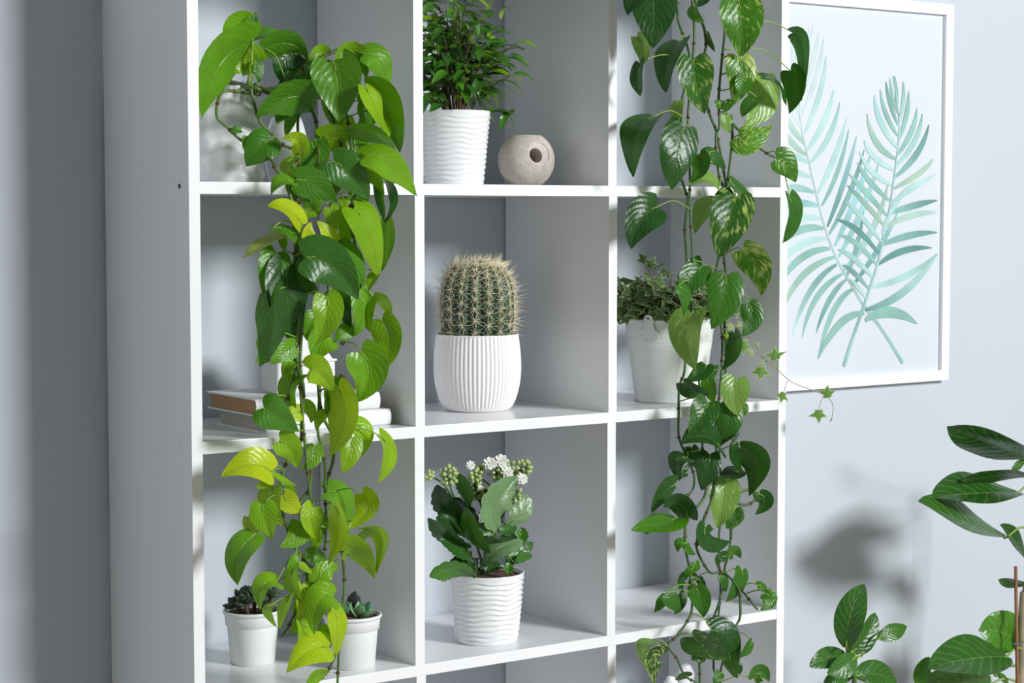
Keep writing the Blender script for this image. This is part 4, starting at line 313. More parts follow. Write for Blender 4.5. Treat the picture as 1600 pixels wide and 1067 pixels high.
IVY_LEAVES=[[(.9501,-.0308,1.1668),(.9464,-.0328,1.1442),.0184,.2],[(.9557,-.032,1.1487),(.9692,-.034,1.1417),.01,.9],[(1.0061,-.043,1.1308),(1.0029,-.045,1.1508),.0275,0],[(.9796,-.0372,1.1234),(.978,-.0392,1.1022),.0267,.3],[(1.0223,-.0464,1.0807),(1.0129,-.0484,1.0649),.0184,.2],[(1.1021,-.0634,1.0661),(1.0999,-.0654,1.0864),.0234,0],[(1.0862,-.06,1.05),(1.0846,-.062,1.0295),.0234,0],[(1.009,-.0436,1.1175),(1.0088,-.0456,1.1243),.0058,.9],[(.9831,-.038,1.1331),(.9792,-.04,1.1252),.0083,.8],[(.971,-.0354,1.1581),(.9791,-.0374,1.1562),.0067,.9],[(1.1088,-.0647,1.0316),(1.1063,-.0667,1.028),.0033,.6],[(.9283,-.026,1.1918),(.9202,-.028,1.184),.015,.5],[(.9121,-.0224,1.1986),(.904,-.0244,1.1925),.015,.5],[(.9373,-.028,1.1883),(.9462,-.03,1.1946),.01,.8]]

# ------------------------------------------------------------------ setting
GAP = .0075
D = .2806; T = .0163; PX = .351; QZ = .34843; Z0 = 1.41
YW = D + GAP
w = struct(box('wall_back', -3.2, 4.2, YW, YW+.12, 0, 2.9, M_WALL, bevel=0))
struct(box('floor', -3.2, 4.2, -5, YW+.12, -.05, 0, M_FLOOR, bevel=0))
struct(box('baseboard_back', 1.12, 4.2, YW-.014, YW, 0, .08, M_TRIM, bevel=.002))

# ------------------------------------------------------------------ bookcase
bc = thing('bookcase', 'tall white open cube bookcase standing against the pale blue wall', 'bookcase', (0, 0, 0))
XS = [0, PX, .7003, 3*PX]
ZT = Z0 + QZ                          # top of the first board above
box('side_panel', 0, T, 0, D, 0, ZT+T*0, M_SHELF, bc)
box('side_panel', XS[3], XS[3]+T, 0, D, 0, ZT, M_SHELF, bc)
levels = [Z0 - k*QZ for k in range(-1, 5)]
for k, z in enumerate(levels):
    if k == 0: box('top_board', -.0005, XS[3]+T+.0005, 0, D, z, z+T, M_SHELF, bc)
    else: box('shelf_board', T, XS[3], .0004, D, z-T, z, M_SHELF, bc)
for r in range(5):
    z0 = levels[r+1]; z1 = levels[r] - (T if r else 0)
    for x in (XS[1], XS[2]):
        dx = -.0008 + .0016*(r % 2); box('divider', x+dx, x+dx+T, .0006, D, z0, z1, M_SHELF, bc)
for (y, z) in ((.028, 1.404), (.036, 1.052)):
    bm = bmesh.new(); bmesh.ops.create_cone(bm, cap_ends=True, segments=20, radius1=.0032, radius2=.0032, depth=.0012, matrix=Matrix.Translation((-.0003, y, z)) @ Matrix.Rotation(PI/2, 4, 'Y'))
    from_bm('screw_cap', bm, M_HOLE if z > 1.3 else M_TRIM, bc)

# ------------------------------------------------------------------ framed print
pf = thing('framed_print', 'large white framed watercolour print of two green palm fronds on the wall', 'picture', (1.49, YW, 1.40))
def rel(o, root): o.matrix_parent_inverse = Matrix.Translation(root.location).inverted(); return o
FX0, FX1, FZ0, FZ1, FW = 1.225, 1.7505, 1.041, 1.772, .021
y0, y1 = YW-.018, YW-.0005
for a in ((FX0, FX1, FZ1-FW, FZ1), (FX0, FX1, FZ0, FZ0+FW), (FX0, FX0+FW, FZ0+FW, FZ1-FW), (FX1-FW, FX1, FZ0+FW, FZ1-FW)):
    rel(box('frame_rail', a[0], a[1], y0, y1, a[2], a[3], M_SHELF, pf, .0012), pf)
rel(box('print_sheet', FX0+FW, FX1-FW, YW-.0095, YW-.001, FZ0+FW, FZ1-FW, M_PAPER, pf, 0), pf)
INK = [(.43, .66, .63), (.26, .48, .42), (.12, .29, .27), (.31, .56, .58), (.36, .52, .40), (.56, .69, .68)]
def frond(data, depth):
    ra, lf = data; vs, fs, cs = [], [], []; dy = depth
    def ribbon(p, wd, c0, c1, y):
        n = len(p); o = len(vs)
        for i, (x, z) in enumerate(p):
            a, b = p[max(i-1, 0)], p[min(i+1, n-1)]; dx, dz = b[0]-a[0], b[1]-a[1]; l = math.hypot(dx, dz) or 1
            t = i/(n-1); h = wd(t)/2; k = t
            for sgn in (-1, 1):
                vs.append((min(max(x - dz/l*h*sgn, FX0+FW+.001), FX1-FW-.001), y, min(max(z + dx/l*h*sgn, FZ0+FW), FZ1-FW)))
                cs.append(tuple(c0[q]*(1-k)+c1[q]*k for q in range(3)) + (1,))
            if i: fs.append((o+2*i-2, o+2*i, o+2*i+1, o+2*i-1))
    rnd = random.Random(4)
    for i, (a, c, b, wd, t) in enumerate(lf):
        p = [((1-s)**2*a[0]+2*s*(1-s)*c[0]+s*s*b[0], (1-s)**2*a[1]+2*s*(1-s)*c[1]+s*s*b[1]) for s in [k/12 for k in range(13)]]
        c0 = INK[t]; c1 = INK[(t + rnd.choice((0, 0, 1, 3))) % 5 if t != 5 else 5]
        dy += .000012; ribbon(p, lambda s: wd*1.28*max(.04, math.sin(PI*min(1, .08+.92*s)))**.7, c0, c1, YW-.0096-dy)
    p = smooth_path([(x, 0, z) for x, z in ra], 5); p = [(q.x, q.z) for q in p]
    ribbon(p, lambda s: .0075*(1-.8*s), INK[1], INK[5] if depth < .0005 else INK[0], YW-.0096-dy-.00003)
    me = bpy.data.meshes.new('printed_frond'); me.from_pydata(vs, [], fs)
    ca = me.color_attributes.new('ink', 'FLOAT_COLOR', 'POINT'); ca.data.foreach_set('color', [q for c in cs for q in c])
    o = link('printed_frond', me, M_INK, pf, False); rel(o, pf)
frond(FROND_B, .0001); frond(FROND_A, .0008)

# ------------------------------------------------------------------ pots
def soil(r, z, parent, seg=28):
    P = [(r*k/6, z + .0025*(1-k/6)) for k in range(7)]
    rnd = random.Random(int(r*1e5))
    return lathe('soil', P[::-1], seg, M_SOIL, parent, disp=lambda th, zz, i: 0, cap=False)
def wave_pot(parent, rt, rb, h, rim=.004, name='pot', lam=.0078, amp=.0008, seg=200, nz=110):
    pr = [(rb*.6, .0)] + [(rb + (rt-rb)*(i/nz) - (.002*(1-i/3) if i < 3 else 0), h*i/nz) for i in range(nz+1)] + [(rt-.0008, h+.0006), (rt-.0035, h), (rt-.0042, h-.004), (rt-.006, h-.02)]
    def d(th, z, i):
        if i == 0 or z < .004 or i > nz-4: return 0
        k = min(1, (z-.004)/.004, max(0, (h-.006-z)/.003))
        ph = 1.15*math.sin(5*th + z*40) + .7*math.sin(8*th - z*70) + .5*math.sin(3*th + 1)
        return k*amp*(math.sin(2*PI*z/lam + ph) + .25*math.sin(4*PI*z/lam + 2*ph))
    return lathe(name, pr, seg, M_CERAMIC, parent, disp=d, cap=False)
def plain_pot(parent, rt, rb, h, m, name='pot', band=True, seg=64):
    pr = [(0.001, 0), (rb-.002, 0), (rb, .0015), (rb+(rt-.004-rb)*.72, h*.70), (rb+(rt-.004-rb)*.73, h*.71)]
    if band: pr += [(rt-.0035, h*.725), (rt-.0022, h*.90)]
    pr += [(rt-.002, h*.93), (rt, h*.94), (rt+.0006, h*.965), (rt, h*.99), (rt-.0015, h), (rt-.003, h*.99), (rt-.0045, h*.9), (rt-.006, h*.7)]
    return lathe(name, pr, seg, m, parent, cap=False)

# ------------------------------------------------------------------ trailing plants
def vine_part(parent, pts, r, m, seed):
    rnd = random.Random(seed); path = smooth_path(pts, 6); bag = Bag()
    bag.tube(path, lambda t: r*(1-.3*t), 8)
    acc = 0; nxt = .03
    for a, b in zip(path[:-1], path[1:]):
        acc += (b-a).length
        if acc > nxt:
            nxt = acc + rnd.uniform(.035, .06); d = (b-a).normalized()
            bag.tube([b-d*.0022, b, b+d*.0022], lambda t: r*1.28 if .2 < t < .8 else r*.9, 8, 1)
            x = d.orthogonal().normalized(); x = Matrix.Rotation(rnd.uniform(0, 6), 3, d) @ x
            bag.cone(b, b + x*r*2.6 + d*r*.3, r*.5, 5, 1)
        elif rnd.random() < .25:
            d = (b-a).normalized(); x = Matrix.Rotation(rnd.uniform(0, 6), 3, d) @ d.orthogonal().normalized(); bag.cone(b, b + x*r*1.9, r*.35, 4, 1)
    return rel(bag.build('vine', [m, M_NODE], parent), parent)
def leaf_parts(parent, rows, m, prof=prof_heart, petr=.0011, pm=None, **kw):
    for i, (B, C, Tp, wd, tn, var, A) in enumerate(rows):
        me = leaf_mesh(B, C, Tp, wd, prof, fold=random.uniform(.12, .38), curl=random.uniform(0, .25), **kw)
        o = rel(link('leaf', me, m, parent), parent)
        c = tone(max(0, tn + (random.uniform(-.15, .15) if tn < 3.6 else 0))); o.color = (*c, 1 - var)
        if A is not None and petr:
            a, b = Vector(A), Vector(B); d = (b - a); mid = a + d*.55 + Vector((0, -.004, .12*d.length + .002)); t0 = (Vector(C) - b)
            end = b + t0.normalized()*min(.012, t0.length*.4)
            bag = Bag(); bag.tube(smooth_path([a, mid, b, end], 5), lambda t: petr*(1 - .35*t), 6)
            q = bag.build('petiole', pm or M_PETI, o); q.matrix_parent_inverse = (Matrix.Translation(parent.location)).inverted()
            q.matrix_parent_inverse = o.matrix_parent_inverse.inverted() @ Matrix.Identity(4) if False else Matrix.Identity(4)

lp = thing('neon_pothos', 'lime green trailing pothos in a scalloped white pot, vines hanging down the left column', 'plant', (.118, .125, Z0))
def scal(th, z, i): return .0034*math.sin(2*PI*z/.032 + 1.2*math.sin(4*th)) * (1 if .006 < z < .125 else 0) + .001*math.cos(12*th)
lathe('pot', [(.02, 0), (.047, 0)] + [(.0495, .003 + .130*k/44) for k in range(45)] + [(.048, .135), (.045, .134), (.044, .11)], 96, M_CERAMIC, lp, disp=scal, cap=False)
lathe('soil', [(.046, .124), (.02, .127), (.0001, .128)], 32, M_SOIL, lp, cap=False)
for i, v in enumerate(VINES_LEFT): vine_part(lp, v, .0026, M_VINE, i)
leaf_parts(lp, LEAVES_LEFT, M_POTHOS)

rp = thing('golden_pothos', 'dark green variegated pothos with long vines hanging down the right column', 'plant', (1.02, .08, ZT+T))
lathe('pot', [(.02, 0), (.05, 0), (.052, .003), (.066, .115), (.0665, .125), (.063, .125), (.060, .10)], 64, M_CERAMIC, rp, cap=False)
lathe('soil', [(.060, .112), (.03, .116), (.0001, .117)], 32, M_SOIL, rp, cap=False)
for i, v in enumerate(VINES_RIGHT): vine_part(rp, v, .0024, M_VINE_D, 50+i)
leaf_parts(rp, LEAVES_RIGHT, M_POTHOS)

vz = lathe('small_vase', [(.018, 0), (.026, .001)] + [(.031*math.sin(PI*(.22+.62*k/20))**.55, .002+.094*k/20) for k in range(21)] + [(.016, .0955), (.014, .08)], 64, M_CERAMIC, None, cap=False, loc=(.218, .135, Z0))
tag(vz, 'small rounded glossy white vase on the top left shelf behind the lime pothos', 'vase')

# ------------------------------------------------------------------ bushy small-leaved fig
def copy_leafs(parent, meshes, m, spots, name='leaf'):
    for mi, mat4, col in spots:
        o = bpy.data.objects.new(name, meshes[mi]); COL.objects.link(o); o.parent = parent; o.matrix_local = mat4; o.color = col
def orient(pos, d, up, s):
    d = d.normalized(); x = d.cross(up); x = x.normalized() if x.length > 1e-4 else d.orthogonal().normalized(); n = x.cross(d)
    return Matrix.Translation(pos) @ Matrix(((x.x, d.x, n.x, 0), (x.y, d.y, n.y, 0), (x.z, d.z, n.z, 0), (0, 0, 0, 1))) @ Matrix.Scale(s, 4)
rnd = random.Random(21)
fb = thing('weeping_fig', 'bushy small-leaved weeping fig in a white ripple pot on the top middle shelf', 'plant', (.496, .118, Z0))
wave_pot(fb, .0545, .044, .1115); soil(.0515, .1045, fb)
meshes = []
for k in range(6):
    me = leaf_mesh((0, 0, 0), (0, .5, .10+.03*k), (0, 1, -.12-.06*k), .34+.03*(k % 3), prof_ell, lobe=0, fold=.3, roll=0, N=9, H=2, wav=.01, up=Vector((0, 0, 1)), true=.3)
    me.materials.append(M_FINE); me.shade_smooth(); meshes.append(me)
bag = Bag(); spots = []
nb = 56
for k in range(nb):
    th = 2.399*k; ph = math.sqrt((k+.5)/nb)
    tip = Vector((.112*ph*math.cos(th), .082*ph*math.sin(th), .150 + .165*(1-ph**2)**.5*rnd.uniform(.75, 1.05) - .02*ph + rnd.uniform(-.03, .02)))
    if tip.z > .300: tip.z = .300 - rnd.random()*.03
    base = Vector((.018*math.cos(th)*rnd.random(), .018*math.sin(th)*rnd.random(), .104)); mid = Vector((tip.x*.42, tip.y*.42, .104 + (tip.z-.104)*.55))
    path = smooth_path([base, mid, tip], 8); bag.tube(path, lambda t: .0016*(1-.75*t), 5)
    for j in range(7):
        t = .38 + .62*j/6; i = min(len(path)-2, int(t*(len(path)-1))); p = path[i] if j < 6 else path[-1]; d0 = (path[i+1]-path[i]).normalized()
        az = rnd.uniform(0, 2*PI); out = Vector((p.x, p.y, 0)).normalized()*rnd.uniform(.3, 1.2) + Vector((math.cos(az), math.sin(az), 0))*.8
        d = (out + d0*.5 + Vector((0, 0, rnd.uniform(-.9, .35)))).normalized()
        s = rnd.uniform(.031, .046)
        if p.z + d.z*s < .122 and math.hypot(p.x + d.x*s, p.y + d.y*s) < .08: d.z = abs(d.z)*.6
        e = p + d*s
        if abs(e.x) > .122: d.x *= -.3
        young = rnd.random() < .14
        c = tone(rnd.uniform(.9, 1.4) if young else rnd.uniform(1.8, 2.8))
        spots.append((rnd.randrange(6), orient(p, d, Vector((0, 0, 1)) + Vector((rnd.uniform(-.5, .5), rnd.uniform(-.9, .1), 0)), s), (*c, 1)))
bag.build('stems', M_BARK, fb)
rnd.shuffle(spots); extra = spots[298:]; copy_leafs(fb, meshes, M_FINE, spots[:298])
if extra:
    bm = bmesh.new()
    for mi, m4, c in extra:
        t = meshes[mi].copy(); t.transform(m4); bm.from_mesh(t); bpy.data.meshes.remove(t)
    o = from_bm('leaf', bm, M_FINE, fb, True); o.name = 'leaves'; o.color = (*tone(2.4), 1); stuff(o)

# ------------------------------------------------------------------ stone candle holder
def cut_holder():
    bm = bmesh.new(); R = .0445
    bmesh.ops.create_uvsphere(bm, u_segments=64, v_segments=40, radius=R, matrix=Matrix.Translation((0, 0, .0405)))
    nf = (cr*.50 + cu*.18 - cf*.85).normalized(); c = Vector((0, 0, .0405))
    for co, no in ((Vector((0, 0, .0788)), Vector((0, 0, 1))), (Vector((0, 0, .0)), Vector((0, 0, -1))), (c + nf*R*.90, nf)):
        g = bmesh.ops.bisect_plane(bm, geom=bm.verts[:]+bm.edges[:]+bm.faces[:], plane_co=co, plane_no=no, clear_outer=True)
        es = [e for e in bm.edges if e.is_boundary]; bmesh.ops.holes_fill(bm, edges=es, sides=0)
    me = bpy.data.meshes.new('h'); bm.to_mesh(me); bm.free(); o = bpy.data.objects.new('h', me); COL.objects.link(o)
    cutters = []
    nh = (cr*.36 + cu*.10 - cf*.92).normalized()
    for (q, n, r, dp) in ((c + nf*R*.90, nf, .0178, .003), (c + nh*R*.6, nh, .0115, .09), (Vector((0, 0, .079)), Vector((0, 0, 1)), .016, .03)):
        b2 = bmesh.new(); bmesh.ops.create_cone(b2, cap_ends=True, segments=48, radius1=r, radius2=r, depth=dp, matrix=Matrix.Translation(q) @ n.to_track_quat('Z', 'Y').to_matrix().to_4x4())
        m2 = bpy.data.meshes.new('c'); b2.to_mesh(m2); b2.free(); k = bpy.data.objects.new('c', m2); COL.objects.link(k); cutters.append(k)
        md = o.modifiers.new('b', 'BOOLEAN'); md.operation = 'DIFFERENCE'; md.solver = 'EXACT'; md.object = k
    dg = bpy.context.evaluated_depsgraph_get(); res = bpy.data.meshes.new_from_object(o.evaluated_get(dg))
    for k in cutters + [o]: bpy.data.objects.remove(k)
    res.materials.clear(); return res
me = cut_holder(); ho = link('candle_holder', me, M_STONE, None, False, loc=(.6303, .12, Z0))
for p in me.polygons: p.use_smooth = p.area < 3e-5
tag(ho, 'round beige stone candle holder with a hole, beside the fig pot', 'candle holder')

# ------------------------------------------------------------------ barrel cactus
rnd = random.Random(3)
ca = thing('barrel_cactus', 'round spiny barrel cactus in a ribbed white bowl pot on the middle shelf', 'plant', (.558, .150, Z0-QZ))
NR = 62
def ribs(th, z, i): return -.0019*(1-abs(math.cos(NR*th/2))**.9) * (1 if .006 < z < .117 else 0)
prof = [(.03, 0), (.0465, 0), (.050, .0015), (.057, .010), (.063, .026), (.0672, .046), (.0685, .066), (.0678, .088), (.0658, .106), (.0642, .118), (.0632, .1195), (.0618, .1185), (.061, .108)]
pp = smooth_path([(a, 0, b) for a, b in prof[2:11]], 4); prof2 = prof[:2] + [(p.x, p.z) for p in pp] + prof[11:]
lathe('pot', prof2, NR*6, M_MATTE, ca, disp=ribs, cap=False); soil(.0605, .110, ca)
ZB = .105; RIBN = 17
def cr_(z):       # radius of the body at height z above ZB
    a = (z-.055)/(.074 if z > .055 else .085); return .0575*max(0, 1-abs(a)**2.7)**(1/2.4)
P = []
for i in range(41):
    z = .128*math.sin(PI/2*(i/40))
    r = cr_(z); row = []
    for j in range(RIBN*10):
        th = 2*PI*j/(RIBN*10); rr = r*(1-.13*(1-abs(math.cos(RIBN*th/2))**.75)); row.append((rr*math.cos(th), rr*math.sin(th), ZB+z))
    P.append(row)
link('body', grid_mesh('body', P, True), M_CACTUS, ca)
sp_, ar = Bag(), Bag()
for k in range(RIBN):
    th = 2*PI*k/RIBN
    for a in range(10):
        s = (a+.4+.4*(k % 2))/10; z = .004 + .118*math.sin(PI/2*s)**1.0; r = cr_(z); p = Vector((r*math.cos(th), r*math.sin(th), ZB+z))
        dz = (cr_(z+.002)-cr_(z-.002))/.004; n = Vector((math.cos(th), math.sin(th), -dz)).normalized()
        if z > .118: n = Vector((0, 0, 1))
        ar.ball(p + n*.0004, .0015, n, .7, n=6, rings=4)
        t1 = n.cross(Vector((0, 0, 1))); t1 = t1.normalized() if t1.length > .01 else Vector((1, 0, 0)); t2 = n.cross(t1)
        for q in range(10):
            an = 2*PI*q/10 + rnd.uniform(-.2, .2); d = (t1*math.cos(an)+t2*math.sin(an))*1.0 + n*rnd.uniform(.15, .55)
            sp_.cone(p, p + d.normalized()*rnd.uniform(.016, .027), .00045, 4)
        for q in range(2):
            d = n + t1*rnd.uniform(-.4, .4) + t2*rnd.uniform(-.5, .3); sp_.cone(p, p + d.normalized()*rnd.uniform(.017, .027), .0005, 4)
for q in range(330):
    r = .034*math.sqrt(rnd.random()); a = rnd.uniform(0, 2*PI); p = Vector((r*math.cos(a), r*math.sin(a), ZB+.127-r*r*9)); d = Vector((math.cos(a)*r*45, math.sin(a)*r*45, .9)) + Vector([rnd.uniform(-.7, .7) for _ in range(3)])
    sp_.cone(p, p + d.normalized()*rnd.uniform(.008, .017), .0005, 4)
stuff(sp_.build('spines', M_SPINE, ca)); stuff(ar.build('areoles', M_AREOLE, ca))
lathe('crown_wool', [(.022, ZB+.1225), (.018, ZB+.127), (.010, ZB+.1285), (.0001, ZB+.127)], 24, M_WOOL, ca, cap=False)

# ------------------------------------------------------------------ kalanchoe
rnd = random.Random(9)
ka = thing('kalanchoe', 'white-flowering kalanchoe with green buds in a white ripple pot', 'plant', (.530, .083, Z0-2*QZ))
wave_pot(ka, .0580, .0480, .1065, lam=.0080, amp=.00105); soil(.055, .100, ka)
bag = Bag()
for v in KAL_STEMS: bag.tube(smooth_path(v, 5), lambda t: .0022*(1-.5*t), 7)
rel(bag.build('stems', M_VINE_D, ka), ka)
leaf_parts(ka, KAL_LEAVES, M_KAL, prof_spoon, petr=.0016, pm=M_VINE_D, lobe=0, N=27, scallop=.17, wav=.015, true=.6)
for c, r, n in KAL_CLUSTERS:
    bag = Bag(); c = Vector(c)
    for k in range(n):
        ph = math.acos(1-1.3*(k+.5)/n); th = 2.399*k; d = Vector((math.sin(ph)*math.cos(th), -math.cos(ph)*.8, math.sin(ph)*math.sin(th))); d = Matrix.Rotation(.25, 3, 'X') @ d
        p = c + d*r*rnd.uniform(.75, 1.0); bag.tube([c + Vector((0, .008, -.008)), p], .0006, 4, 1); bag.ball(p, rnd.uniform(.0026, .0037), d, 1.25, n=8, rings=6)
    rel(bag.build('bud_cluster', [M_BUD, M_VINE_D], ka), ka)
for c, r in KAL_FLOWERS:
    bag = Bag(); c = Vector(c); ax = Vector((-.4, -.8, .5)) + Vector([rnd.uniform(-.3, .3) for _ in range(3)]); ax.normalize(); x = ax.orthogonal().normalized(); y = ax.cross(x)
    for lay in range(4):
        n = 8 - lay; rr = r*(1-.23*lay)
        for k in range(n):
            th = 2*PI*(k + .5*lay)/n; d = x*math.cos(th)+y*math.sin(th); sd = ax.cross(d); tip = c + d*rr + ax*rr*(.12+.32*lay); md = c + d*rr*.62 + ax*rr*(.02+.30*lay); w2 = rr*.34
            vs = [c, md - sd*w2, md + sd*w2, c+(tip-c)*.92 - sd*w2*.55, tip, c+(tip-c)*.92 + sd*w2*.55, md - ax*rr*.06]; bag.add(vs, [(0, 6, 1), (0, 2, 6), (1, 6, 4, 3), (6, 2, 5, 4)])
    bag.ball(c + ax*r*.35, r*.16, ax, 1, n=6, rings=4)
    rel(bag.build('flower', M_PETAL, ka), ka)

# ------------------------------------------------------------------ ivy in a bucket
rnd = random.Random(31)
IV = Vector((.902, .098, Z0-QZ))
iv = thing('potted_ivy', 'variegated ivy in a white metal bucket with a handle lug on the right shelf', 'plant', IV)
hb = .1355; rb, rt = .0565, .0735
pr = [(.01, .003), (rb-.003, .003), (rb-.001, 0), (rb+.0012, .001), (rb+.0008, .004)]
for k in range(1, 60):
    t = k/60; z = .004 + (hb-.008)*t; r = rb + (rt-rb)*t
    for zz in (.094, .1, .088): r += .0011*math.exp(-((z-zz)/.0016)**2)
    pr.append((r, z))
pr += [(rt+.0005, hb-.003), (rt+.002, hb-.0015), (rt+.0015, hb), (rt-.0005, hb), (rt-.0015, hb-.006), (rt-.004, hb-.03)]
lathe('bucket', pr, 96, M_METAL, iv, cap=False); soil(.069, .116, iv)
# handle lug: a three-lobed plate riveted under the rim on the side that faces the camera
a0 = math.atan2(-.41, -.91); ex = Vector((math.cos(a0), math.sin(a0), 0)); tx = Vector((-math.sin(a0), math.cos(a0), 0)); tilt = (rt-rb)/hb
def lug_pt(u, z, off): r = rb + (rt-rb)*z/hb; return ex*(r+off) + tx*u + Vector((0, 0, z))
bag = Bag()
half = [(0, .1445), (.0045, .1432), (.0078, .1400), (.0088, .134), (.0086, .126), (.0100, .121), (.0150, .1175), (.0175, .112), (.0165, .106), (.0125, .1025), (.0075, .1025), (.0045, .1055), (.002, .1035), (0, .0995)]
outl = half + [(-u, z) for u, z in half[-2:0:-1]]; NL = len(outl)
for off in (.0020, .0042):
    bag.add([lug_pt(u, z, off) for u, z in outl] + [lug_pt(0, .12, off)], [(k, (k+1) % NL, NL) if off > .003 else ((k+1) % NL, k, NL) for k in range(NL)])
n0 = len(bag.v); bag.add([lug_pt(u, z, .0020) for u, z in outl] + [lug_pt(u, z, .0042) for u, z in outl], [(k, (k+1) % NL, NL+(k+1) % NL, NL+k) for k in range(NL)])
bag.ball(lug_pt(-.0115, .110, .0044), .0024, ex, .6, n=10); bag.ball(lug_pt(.0115, .110, .0044), .0024, ex, .6, n=10); bag.ball(lug_pt(0, .138, .0042), .0019, ex, .3, mi=1, n=10)
bag.build('handle_lug', [M_METAL, M_HOLE], iv, False)
def ivy_mesh(seed):
    r2 = random.Random(seed); L_ = [(-142, .62), (-104, .40), (-68, .96), (-34, .50), (0, 1.18), (34, .50), (68, .96), (104, .40), (142, .62)]
    ring = []
    for a, r in L_:
        a = math.radians(a + r2.uniform(-5, 5)); r *= r2.uniform(.9, 1.08); ring.append((math.sin(a)*r*.62, .34+math.cos(a)*r*.62, r2.uniform(-.05, .05) - .10*r))
    ring.append((0, .05, 0)); vs = [(0, .34, .06)]; fs = []; uvs = []; n = len(ring)
    for k in (.55, 1.0): vs += [(x*k, .34+(y-.34)*k, z*k+.06*(1-k)) for x, y, z in ring]
    for k in range(n):
        k2 = (k+1) % n; fs.append((0, 1+k, 1+k2)); fs.append((1+k, 1+n+k, 1+n+k2, 1+k2))
        u0 = .5+ring[k][0]*.5; u1 = .5+ring[k2][0]*.5; uvs += [(.5, 0), (.5+ring[k][0]*.3, .55), (.5+ring[k2][0]*.3, .55), (.5+ring[k][0]*.3, .55), (u0, 1), (u1, 1), (.5+ring[k2][0]*.3, .55)]
    me = bpy.data.meshes.new('ivy_leaf'); me.from_pydata(vs, [], fs); l = me.uv_layers.new(name='UVMap'); l.data.foreach_set('uv', [c for t in uvs for c in t]); me.materials.append(M_IVY); me.shade_smooth(); return me
ivm = [ivy_mesh(k) for k in range(6)]; bag = Bag(); spots = []
for k in range(52):
    th = 2.399*k; ph = math.sqrt((k+.5)/52); out = Vector((math.cos(th), math.sin(th)*.85, 0))
    tip = out*(.105*ph) + Vector((0, 0, .150 + .062*(1-ph*ph) + rnd.uniform(-.015, .022) - .02*ph)); base = out*.02 + Vector((0, 0, .118))
    if tip.y + IV.y < -.012: tip.y = -.012 - IV.y
    path = smooth_path([base, (base+tip)*.5 + Vector((0, 0, .02)), tip], 6); bag.tube(path, .0008, 5)
    for j in range(5):
        p = path[min(len(path)-1, int((.32+.17*j)*(len(path)-1)))]; az = rnd.uniform(0, 2*PI); d = out*.7 + Vector((math.cos(az), math.sin(az), rnd.uniform(-.7, .2)))*.8
        d.z = max(d.z, -.35); q = p + d.normalized()*.009; q.z = max(q.z, .143 + (.0 if q.x < -.05 else .004)); bag.tube([p, q], .0004, 4)
        spots.append((rnd.randrange(6), orient(q, d, Vector((-.3, -.7, .9)) + Vector([rnd.uniform(-.6, .6) for _ in range(3)]), rnd.uniform(.026, .038)), (*tone(rnd.uniform(2.7, 3.4)), 1)))
# three upright runners at the left
for (dx, dy, dz) in ((-.075, -.03, .245), (-.105, .0, .215), (-.02, .03, .235), (.05, .0, .215)):
    tip = Vector((dx, dy, dz-.02)); path = smooth_path([Vector((dx*.3, dy*.3, .12)), Vector((dx*.6, dy*.6, dz-.06)), tip], 6); bag.tube(path, .0008, 5)
    for t in (.6, .8, 1):
        p = path[int(t*(len(path)-1))]; d = Vector((dx*5+rnd.uniform(-.5, .5), rnd.uniform(-.5, 0), rnd.uniform(-.2, .5))); spots.append((rnd.randrange(6), orient(p, d, Vector((-.3, -.8, .5)), .023), (*tone(rnd.uniform(2.6, 3.0)), 1)))
bag.build('stems', M_BARK, iv); copy_leafs(iv, ivm, M_IVY, spots)
bag = Bag(); st = smooth_path([tuple(IV + Vector((.03, .0, .125))), tuple(IV + Vector((.075, -.03, .155)))] + IVY_STEM, 5); bag.tube(st, lambda t: .0011*(1-.5*t), 6)
spots = []
for B, Tp, wd, v in IVY_LEAVES:
    B, Tp = Vector(B), Vector(Tp); k = min(range(len(st)), key=lambda i: (st[i]-B).length); bag.tube(smooth_path([st[k], (st[k]+B)*.5+Vector((0, 0, .002)), B], 3), .0005, 4)
    m4 = orient(B, Tp-B, FACE, 1); s = (Tp-B).length
    c = tone(1.9)
    if v > .4: c = tuple(a*.4+b*.6 for a, b in zip(c, (.5, .58, .25)))
    spots.append((rnd.randrange(6), m4 @ Matrix.Diagonal((wd*1.25, s*1.12, s, 1)), (*c, 1)))
for mi, m4, c in spots:
    o = bpy.data.objects.new('leaf', ivm[mi]); COL.objects.link(o); o.parent = iv; o.matrix_parent_inverse = Matrix.Translation(IV).inverted(); o.matrix_basis = m4; o.color = c
rel(bag.build('runner', M_LABEL, iv), iv)

